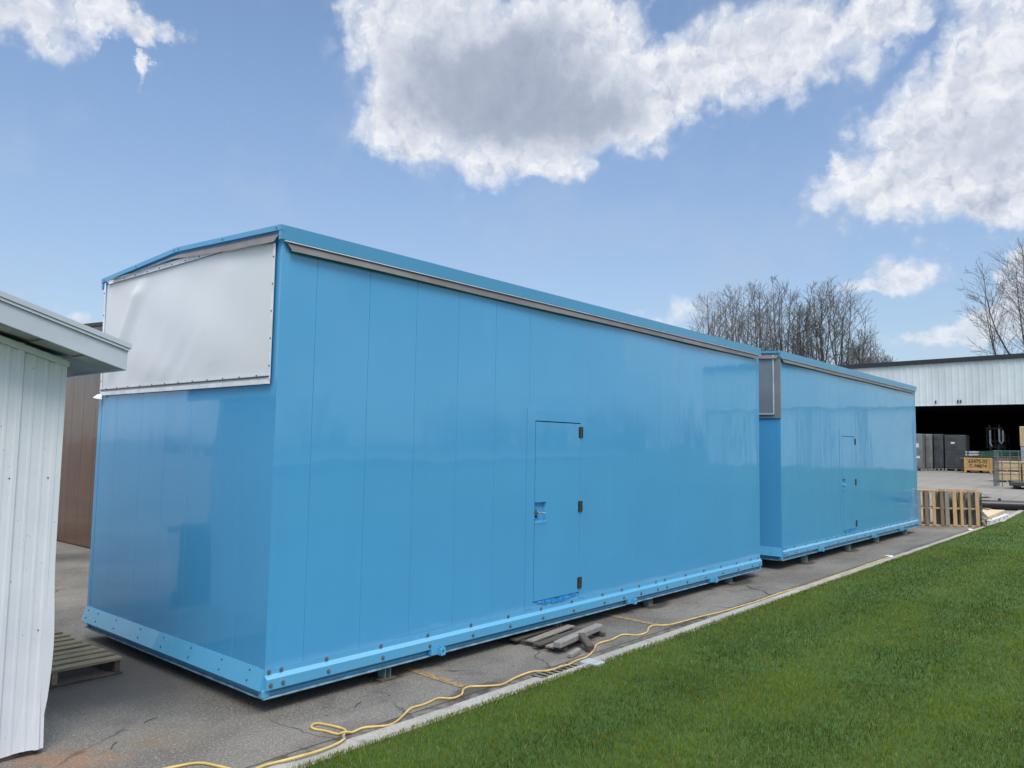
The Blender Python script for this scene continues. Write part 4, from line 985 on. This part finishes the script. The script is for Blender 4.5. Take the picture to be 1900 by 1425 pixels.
# ------------------------------------------------------------------ open warehouse at the back
def warehouse():
    X, Y0, Y1, D = 50.0, -22.0, 13.0, 21.0; g = zg(X); zt = lambda y: 7.70-.014*(y-1.95)
    root = thing('warehouse', 'long open fronted warehouse with pale ribbed metal fascia and black interior', 'warehouse', (X, 0, g))
    def B(mb, n, m_): mb.v = [(a-X, b_, c_-g) for a, b_, c_ in mb.v]; return mb.build(n, m_, root)
    pr = []; y = Y0
    while y < Y1: pr += [(y, 0), (y+.22, 0), (y+.25, -.05), (y+.32, -.05), (y+.35, 0)]; y += .36
    pr.append((Y1, 0))
    pr = [q for q in pr if q[0] <= Y1]
    mb = MB(); vwall(mb, pr, 4.80, lambda y: zt(y)-.2, lambda a, d_, z: (X+d_*.45, a, z)); vwall(mb, [(Y0, 0), (Y1, 0)], 4.80, lambda y: zt(y)-.2, lambda a, d_, z: (X+.25, a, z))
    mb.add([(X-.05, Y0, 4.8), (X+.25, Y0, 4.8), (X+.25, Y1, 4.8), (X-.05, Y1, 4.8)], [(0, 1, 2, 3)]); B(mb, 'fascia_siding', 'wh_siding')
    mb = MB(); mb.add([(x, y, zt(y)+dz) for x in (X-.14, X+.1) for y, dz in ((Y0-.1, -.24), (Y1+.1, -.24), (Y1+.1, .03), (Y0-.1, .03))], [(0, 3, 2, 1), (4, 5, 6, 7), (0, 1, 5, 4), (3, 7, 6, 2), (0, 4, 7, 3), (1, 2, 6, 5)]); B(mb, 'roof_trim', 'wh_dark')
    mb = MB(); mb.add([(x, y, zt(y)-.02-(.02 if x > X+2 else 0)) for x in (X+.1, X+D) for y in (Y0-.1, Y1+.1)], [(0, 1, 3, 2)]); B(mb, 'roof', 'wh_dark')
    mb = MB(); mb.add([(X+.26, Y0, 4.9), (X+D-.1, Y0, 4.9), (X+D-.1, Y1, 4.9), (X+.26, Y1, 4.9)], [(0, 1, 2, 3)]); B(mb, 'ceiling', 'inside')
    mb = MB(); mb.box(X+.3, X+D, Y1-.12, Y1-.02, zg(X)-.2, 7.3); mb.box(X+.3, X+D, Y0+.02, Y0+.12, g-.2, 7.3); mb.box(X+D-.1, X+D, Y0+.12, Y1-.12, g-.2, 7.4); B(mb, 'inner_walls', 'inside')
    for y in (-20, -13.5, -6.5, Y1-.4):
        mb = MB(); mb.box(X+.0, X+.22, y, y+.22, g-.05, 4.79); B(mb, 'column', 'wh_dark')
    for k in range(5):                                  # closed bays further along: pale ribbed roller doors between the columns
        ya, yb = -21.6+3.6*k, -21.6+3.6*k+3.1; pr = []; y = ya
        while y < yb: pr += [(y, 0), (y+.2, 0), (y+.24, .05), (y+.32, .05), (y+.36, 0)]; y += .38
        pr = [q for q in pr if q[0] < yb]+[(yb, 0)]
        mb = MB(); vwall(mb, pr, g-.03, 4.79, lambda a, d_, z: (X+.06+d_, a, z)); B(mb, 'bay_door', 'wh_siding')
        mb = MB(); mb.box(X+.02, X+.3, yb, yb+.5, g-.03, 4.79); B(mb, 'pier', 'wrap_grey')
    # dark floor slab inside
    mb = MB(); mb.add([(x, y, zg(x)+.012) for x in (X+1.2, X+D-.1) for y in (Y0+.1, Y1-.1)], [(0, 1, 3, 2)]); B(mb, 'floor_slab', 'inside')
    mb = MB()
    for y in (6.55, 5.35, 5.2): mb.box(X-.07, X-.05, y, y+.07, 4.92, 5.12)
    B(mb, 'bracket', 'wh_dark')
warehouse()
def gx(x, y): return (x, y, zg(x)+.006)

# wrapped stacks
def stack(name, label, x, y, w, dp, h, mat, sheets=0, papers=(), seed=0):
    root = thing(name, label, 'wrapped goods', gx(x, y), 0, 'wrapped stacks in the warehouse mouth')
    rg = random.Random(seed)
    mb = MB(); mb.bev(-dp/2, dp/2, -w/2, w/2, .13, h, .03); 
    nl = 9
    for k in range(nl): z = .2+(h-.3)*k/nl; mb.box(-dp/2-.012, -dp/2+.002, -w/2+.02+rg.uniform(0, .04), w/2-.02-rg.uniform(0, .04), z, z+(h-.3)/nl*.82)
    mb.build('wrapped_load', mat, root)
    mb = MB()
    for yy_ in (-w/2, -.05, w/2-.1): mb.box(-dp/2, dp/2, yy_, yy_+.1, 0, .10)
    mb.box(-dp/2, dp/2, -w/2, w/2, .102, .128); mb.build('pallet', 'wood_grey', root)
    for (py, pz, pw, ph) in papers: mb = MB(); mb.box(-dp/2-.018, -dp/2-.0125, py-pw/2, py+pw/2, pz, pz+ph); mb.build('paper_label', 'paper', root)
stack('wrapped_stack', 'light grey wrapped stack with white paper labels, next to the far enclosure', 49.6, 7.55, .66, 1.0, 2.22, 'wrap_grey', papers=((-.05, 1.4, .22, .24), (.1, .85, .2, .13), (-.1, .75, .2, .12)), seed=1)
stack('wrapped_stack', 'narrow grey wrapped stack second from the far enclosure', 50.3, 7.02, .36, 1.0, 2.2, 'wrap_grey', seed=2)
stack('wrapped_stack', 'narrow dark wrapped stack between the grey ones and the wide one', 50.5, 6.52, .52, 1.0, 2.2, 'wrap_dark', seed=3)
stack('wrapped_stack', 'wide dark wrapped stack with a small white label, beside the trestle table', 50.6, 5.62, 1.15, 1.1, 2.15, 'wrap_dark', papers=((.12, 1.62, .2, .1),), seed=4)
# trestle table
root = thing('trestle_table', 'low wooden trestle between the dark stack and the marked crate', 'table', gx(50.4, 4.95))
mb = MB(); mb.bev(-.4, .4, -.42, .42, .74, .80, .01); mb.build('top', 'wood_grey', root)
for s_ in (-1, 1):
    for t in (-1, 1):
        mb = MB(); mb.cyl((s_*.3, t*.36, 0), (s_*.3, t*.24, .74), .03, n=6); mb.build('leg', 'wood_brown', root)
# marked crate
root = thing('wooden_crate', 'yellow wooden crate with black hand written marks at the warehouse mouth', 'crate', gx(48.9, 4.16))
mb = MB(); mb.box(-.5, .5, -.68, .68, .13, .84); mb.build('panel', 'wood_crate', root)
for y in (-.70, .58):
    mb = MB(); mb.bev(-.53, -.501, y, y+.12, .0, .87, .006); mb.build('corner_post', 'wood_crate', root)
for z in (.13, .78):
    mb = MB(); mb.bev(-.525, -.502, -.578, .578, z, z+.08, .005); mb.build('rail', 'wood_crate', root)
for y in (-.68, -.05, .58):
    mb = MB(); mb.box(-.5, .5, y, y+.1, .0, .128); mb.build('skid', 'wood_dark', root)
def text(body, size, loc, parent):
    cu = bpy.data.curves.new('lettering', 'FONT'); cu.body = body; cu.size = size; cu.extrude = .003; cu.offset = .0025; cu.align_x = 'CENTER'; cu.materials.append(M_['ink'])
    o = bpy.data.objects.new('lettering', cu); col.objects.link(o); o.parent = parent; 
    dg = bpy.context.evaluated_depsgraph_get(); me = bpy.data.meshes.new_from_object(o.evaluated_get(dg)); me.name = 'lettering'; bpy.data.objects.remove(o)
    o = bpy.data.objects.new('lettering', me); col.objects.link(o); o.parent = parent; o.location = loc; o.rotation_euler = (R(90), 0, R(-90)); return o
text('63475-02', .25, (-.508, -.0, .56), root); text('C-98874', .25, (-.508, .0, .31), root)
# second plain crate and load beside it
root = thing('wooden_crate', 'plain grey brown crate behind the mesh rack, right of the marked crate', 'crate', gx(49.6, 2.75))
mb = MB(); mb.bev(-.5, .5, -.6, .6, .1, .86, .02); mb.build('panel', 'wood_brown', root)
for y in (-.55, 0, .5):
    mb = MB(); mb.bev(-.53, -.502, y, y+.08, .0, .88, .005); mb.build('batten', 'wood_grey', root)
# bundles on the crates
root = thing('pipe_bundle', 'pale wrapped bundle lying on the trestle behind the marked crate', 'bundle', gx(50.0, 4.62)); root.location.z += .88
mb = MB()
for k, (dx, dz) in enumerate(((-.2, .08), (0, .08), (.2, .08), (-.1, .24), (.1, .24))): mb.cyl((dx, -.5, dz), (dx, .42, dz), .085, n=10)
mb.build('tubes', 'pale_steel', root)
for y in (-.35, .25): mb = MB(); mb.box(-.30, .30, y, y+.05, -.02, .34); mb.build('strap', 'wrap_dark', root)
root = thing('steel_frames', 'dark green steel frames lying across the crate tops', 'steel frame', gx(49.7, 3.1)); root.location.z += .89
for k in range(3):
    mb = MB(); z = .0+.12*k; mb.box(-.45, -.39, -1.3, 1.15, z, z+.10); mb.box(.39, .45, -1.3, 1.15, z, z+.10)
    for y in (-1.28, -.5, .3, 1.1): mb.box(-.39, .39, y, y+.06, z+.01, z+.09)
    mb.build('frame', 'green_steel', root)
# forklift facing the yard
def forklift():
    root = thing('forklift', 'black forklift with pale mast hoses in the dark warehouse', 'forklift', gx(53.2, 3.9), R(180))
    z0 = 0
    mb = MB(); mb.prism([(-.9, .35), (-1.25, .5), (-1.3, 1.0), (-1.1, 1.25), (-.1, 1.2), (.2, .95), (.75, .9), (.8, .35)], -.52, .52, 'y'); mb.build('body', 'black', root)
    mb = MB(); mb.box(-.75, -.25, -.28, .28, 1.0, 1.14); mb.box(-.80, -.68, -.26, .26, 1.14, 1.6); mb.build('seat', 'rubber', root)
    mb = MB()
    for y in (-.5, .46): mb.tube([(.45, y, .9), (.2, y, 2.15), (-.9, y, 2.18), (-1.05, y, 1.2)], .03, 6)
    for k in range(7): mb.box(-.85, .2, -.46+.145*k, -.43+.145*k, 2.15, 2.18)
    mb.build('overhead_guard', 'black', root)
    for y in (-.30, .22): mb = MB(); mb.box(.86, .98, y, y+.08, .1, 2.75); mb.build('mast', 'mat_dark', root)
    mb = MB(); [mb.box(.985, 1.03, -.45, .45, z, z+.07) for z in (1.35, 1.7, 2.5)]; [mb.box(.99, 1.03, y, y+.04, 1.42, 2.5) for y in (-.42, -.2, 0, .2, .38)]; mb.build('carriage', 'black', root)
    for y, w_ in ((-.22, .05), (.26, .05)):
        mb = MB(); mb.tube([(1.05, y, 2.4), (1.06, y, 1.6), (1.06, y*.6, 1.42)] if y < 0 else [(1.05, y, 2.5), (1.06, y, 1.75), (1.06, y+.10, 1.6), (1.06, y+.2, 1.75), (1.06, y+.2, 2.4)], w_, 8); mb.build('hose', 'white_block', root, smooth=True)
    for y in (-.24, .16): mb = MB(); mb.box(1.03, 1.07, y, y+.1, .9, 1.5); mb.box(1.03, 1.9, y, y+.1, .88, .92); mb.build('fork', 'mat_dark', root)
    for x, y, rr in ((.55, -.55, .33), (.55, .45, .33), (-.85, -.52, .26), (-.85, .42, .26)):
        mb = MB(); mb.cyl((x, y, rr), (x, y+.12, rr), rr, n=20); w = mb.build('wheel', 'rubber', root); mb = MB(); mb.cyl((x, y-.01, rr), (x, y+.13, rr), rr*.5, n=12); mb.build('rim', 'pale_steel', w)
forklift()
# mesh rack on a dark deck with crates of boards inside
def rack():
    ox, oy = 36.5, .15; root = thing('mesh_rack', 'grey steel mesh rack standing open on the yard at the right edge', 'rack', gx(ox, oy))
    pn = MB(); 
    for k in range(9): y = 1.30-.31*k; pn.cyl((-.25, y, .06 if k < 2 else .30), (-.25, y, 1.62), .018, n=6)
    for k in range(6): z = .34+.25*k; pn.cyl((-.25, 1.46 if k < 2 else 1.32, z-.04 if k < 2 else z), (-.25, -1.35, z+.14 if k < 3 else z), .014, n=6)
    pn.build('front_mesh', 'steel_mesh', root)
    pn = MB()
    for k in range(5): x = -.25+.3*k; pn.cyl((x, 1.30, .06), (x, 1.30, 1.62), .018, n=6)
    for k in range(6): z = .34+.25*k; pn.cyl((-.25, 1.30, z), (1.0, 1.30, z), .014, n=6)
    pn.build('end_mesh', 'steel_mesh', root)
    pn = MB(); pn.bev(-.6, .9, -1.5, .70, .12, .28, .02); pn.build('deck', 'mat_dark', root)
    for y in (-1.3, -.3, .45):
        pn = MB(); pn.box(-.5, .8, y, y+.12, 0, .12); pn.build('skid', 'black', root)
rack()
for i, (y, z, lab) in enumerate(((1.60, 0, 'lower pale board crate standing behind the mesh rack'), (.45, 0, 'lower pale board crate at the right edge behind the mesh rack'), (1.60, .50, 'upper pale board crate standing behind the mesh rack'), (.45, .50, 'upper pale board crate at the right edge behind the mesh rack'))):
    x = 41.2; root = thing('board_crate', lab, 'crate', (x, y, zg(x)+.006+z), 0, 'pale board crates behind the mesh rack')
    mb = MB(); mb.bev(-.5, .5, -.54, .54, .06, .485, .008); mb.build('body', 'osb', root)
    for yy_ in (-.54, -.03, .46): mb = MB(); mb.box(-.52, .5, yy_, yy_+.08, .0, .058); mb.build('skid', 'wood_crate', root)
    mb = MB(); mb.box(-.515, -.502, -.53, .53, .40, .47); mb.build('batten', 'wood_new', root)
root = thing('tall_crate', 'pale board box raised high at the right edge of the warehouse mouth', 'crate', gx(48.5, 1.3)); 
mb = MB(); mb.bev(-.6, .6, -.8, .72, 1.55, 2.65, .02); mb.build('box', 'osb', root)
mb = MB(); mb.bev(-.58, .58, -.78, .70, .1, 1.54, .02); mb.build('lower_load', 'pale_steel', root)
mb = MB(); mb.box(-.55, .55, -.75, .68, 0, .1); mb.build('skid', 'wood_dark', root)
mb = MB(); mb.bev(-.5, .5, -.7, .2, 2.651, 2.88, .02); o = mb.build('sacks', 'white_block', loc=gx(48.5, 1.3)); tag(o, 'pale sacks lying on top of the tall board box', 'sack')

# ------------------------------------------------------------------ bare trees
def bez(p0, c, p1, n):
    return [p0*(1-t)**2+c*2*t*(1-t)+p1*t*t for t in [i/n for i in range(n+1)]]
def tree(az, dist, height, label, seed, width=3.0, wide=1.0, maxl=5, tw=.016, group='bare trees beyond the enclosures', mat='twig', dens=1.0, low=.12, fan=.88):
    x = -3.068+dist*math.cos(R(az)); y = -4.839+dist*math.sin(R(az)); z = zg(x)
    root = thing('bare_tree', label, 'tree', (x, y, z), 0, group)
    r = random.Random(seed); big, fine = MB(), MB(); hw = width/2; H_ = height
    def env(zf):                                            # crown radius at a height fraction: vase with a round top
        a = (zf-low)/(1-low); a = min(1, max(0, a)); return hw*min(1, (a/.60)**.8 if a < .60 else math.sqrt(max(0, 1-((a-.60)/.40)**2.2)))
    def put(pts, r0, r1, mb, n):
        m_ = len(pts)-1
        for i in range(m_): mb.cyl(pts[i], pts[i+1], r0+(r1-r0)*i/m_, r0+(r1-r0)*(i+1)/m_, n, caps=False)
    def inside(q): return q.z < H_*1.02 and math.hypot(q.x, q.y) < env(q.z/H_)*1.12+.25
    def child(p, tan, ln, ang, up):
        o = tan.orthogonal().normalized(); o.rotate(Matrix.Rotation(r.uniform(0, 6.283), 3, tan))
        d_ = (tan*math.cos(ang)+o*math.sin(ang)+Vector((0, 0, up))).normalized(); t_ = 1.0
        while t_ > .34 and not inside(p+d_*ln*t_): t_ -= .16
        q = p+d_*ln*t_
        m_ = (p+q)/2+Vector((r.gauss(0, .05), r.gauss(0, .05), r.gauss(0, .04)-.02))*ln
        return p, m_, q
    # trunk and leader
    lean = Vector((r.gauss(0, .02), r.gauss(0, .02), 0))*H_
    q75 = .86; tr = [Vector((0, 0, -.2)), Vector((r.gauss(0, .05), r.gauss(0, .05), H_*.3))+lean*.3, Vector((r.gauss(0, .12), r.gauss(0, .12), H_*.62))+lean*.7, Vector((r.gauss(0, .2), r.gauss(0, .2), H_*q75))+lean]
    tp = bez(tr[0], tr[1], tr[2], 6)+[tr[2].lerp(tr[3], .5)+Vector((r.gauss(0, .1), r.gauss(0, .1), 0)), tr[3]]
    R0 = H_*.0125; rad = [max(.015, R0*(1-1.12*(p.z/H_))) for p in tp]
    for i in range(len(tp)-1): big.cyl(tp[i], tp[i+1], rad[i], rad[i+1], 8, caps=False)
    limbs = [(tp[3:], rad[3])]
    NL = int(7*wide)
    for k in range(NL):
        f0 = low*.8+(.55-low*.8)*(k+r.random())/NL; i0 = min(range(len(tp)), key=lambda q: abs(tp[q].z-f0*H_)); p = tp[max(0, i0-1)].lerp(tp[i0], .5)
        t = 2.4*k+r.uniform(-.4, .4); uu = math.sqrt((NL-k-.5)/NL)*r.uniform(.9, 1.04)      # low limbs reach far out, high ones fill the top
        uu = min(1.0, uu); e = hw*uu; f1 = .56+.42*(max(0, 1-uu**2))**(1/2.1); f1 = min(f1, f0+.62)*r.uniform(.94, 1.0)
        q = Vector((math.cos(t)*e, math.sin(t)*e, f1*H_)); c_ = Vector((q.x*fan, q.y*fan, p.z+(q.z-p.z)*r.uniform(.25, .42)))
        b = bez(p, c_, q, 6); rb = R0*(.52-.35*f0); put(b, rb, .016, big, 5); limbs.append((b, rb))
    for b, rb in limbs:
        n2 = max(4, int(13*dens))
        for k in range(n2):
            s_ = .22+.76*(k+r.random())/n2; u_ = s_*(len(b)-1); i = min(int(u_), len(b)-2); p = b[i].lerp(b[i+1], u_-i); tan = (b[i+1]-b[i]).normalized()
            P_, c_, q = child(p, tan, H_*r.uniform(.12, .24)*(1.2-.6*s_), R(r.uniform(28, 58)), .16)
            b2 = bez(P_, c_, q, 3); put(b2, .026*(1.2-.5*s_), .011, fine, 3)
            for m_ in range(5):
                s2 = .25+.7*(m_+r.random())/5; u2 = s2*3; i2 = min(int(u2), 2); p2 = b2[i2].lerp(b2[i2+1], u2-i2); t2 = (b2[i2+1]-b2[i2]).normalized()
                P3, c3, q3 = child(p2, t2, H_*r.uniform(.045, .085), R(r.uniform(22, 48)), .12)
                b3 = bez(P3, c3, q3, 2); put(b3, tw*.72, tw*.5, fine, 3)
                for w_ in range(3):
                    p4 = P3.lerp(q3, r.uniform(.3, 1)); P5, c5, q5 = child(p4, (q3-P3).normalized(), H_*r.uniform(.02, .045), R(r.uniform(15, 45)), .15)
                    put([P5, q5], tw*.5, tw*.32, fine, 3)
    big.build('trunk', 'bark', root); fine.build('crown', mat, root)
    return len(fine.f)
TR = [ # azimuth, distance, height, label
 (26.2, 70, 15.0, 'slender pale bare tree, leftmost of the row above the near enclosure roof', 4.4),
 (24.5, 64, 14.5, 'dense bare tree second from the left of the row', 4.8),
 (22.95, 68, 15.3, 'bare tree right behind the joint between the two enclosures', 4.2),
 (21.7, 65, 14.9, 'narrow bare tree standing over the far enclosure corner', 3.8),
 (20.2, 67, 13.7, 'small bare tree just right of the narrow one', 3.0),
 (19.0, 66, 14.4, 'bare tree with many rising stems, second from the right of the row', 3.9),
 (18.05, 64, 14.3, 'widest bare tree at the right end of the row', 5.4),
 (16.3, 65, 10.2, 'shorter bare tree leaning right beside the widest one', 3.0)]
for i, (a, dd, hh, lab, wd) in enumerate(TR): nf = tree(a, dd, hh, lab, 100+i, wd, 1.0, 5, .0155, mat='twig_pale' if i == 0 else 'twig'); 
print('tree faces', nf)
tree(7.0, 88, 20.8, 'big bare tree behind the warehouse at the right edge', 300, 11, 1.7, 5, .016, dens=1.5, low=.1, fan=.95)
tree(16.3, 96, 12.0, 'low dense bare tree behind the warehouse left end', 310, 6.0, 1.5, 5, .022, dens=1.5, low=.05)
tree(15.2, 98, 11.0, 'lower brown bare tree tucked right of the low dense one', 311, 6.5, 1.5, 5, .022, dens=1.5, low=.05)
for i, (a, hh) in enumerate(((14.0, 9.4), (13.1, 9.7), (12.1, 9.9))):
    tree(a, 108, hh, ('left', 'middle', 'right')[i]+' one of three twiggy tops barely showing over the warehouse roof', 320+i, 7.0, 1.1, 4, .022, 'twiggy treetops over the warehouse roof')
# far bare woods behind the viewer, mirrored in the glossy walls
mb = MB(); rg = random.Random(77)
for k in range(95):
    a = rg.uniform(-160, -8) if k % 5 else rg.uniform(110, 190); dd = rg.uniform(85, 130); x, y = dd*math.cos(R(a)), dd*math.sin(R(a)); hh = rg.uniform(3, 11) if k % 5 else rg.uniform(2, 4)
    for q in range(26):
        t = rg.uniform(0, 6.28); w_ = rg.uniform(1, 4); h1 = hh*rg.uniform(.6, 1)
        mb.cyl((x+rg.uniform(-1, 1), y+rg.uniform(-1, 1), 0), (x+w_*math.cos(t), y+w_*math.sin(t), h1), .12, .04, 3, caps=False)
o = mb.build('woods', 'twig'); struct(o, 'stuff'); o['label'] = 'far bare woods that the glossy blue walls mirror'
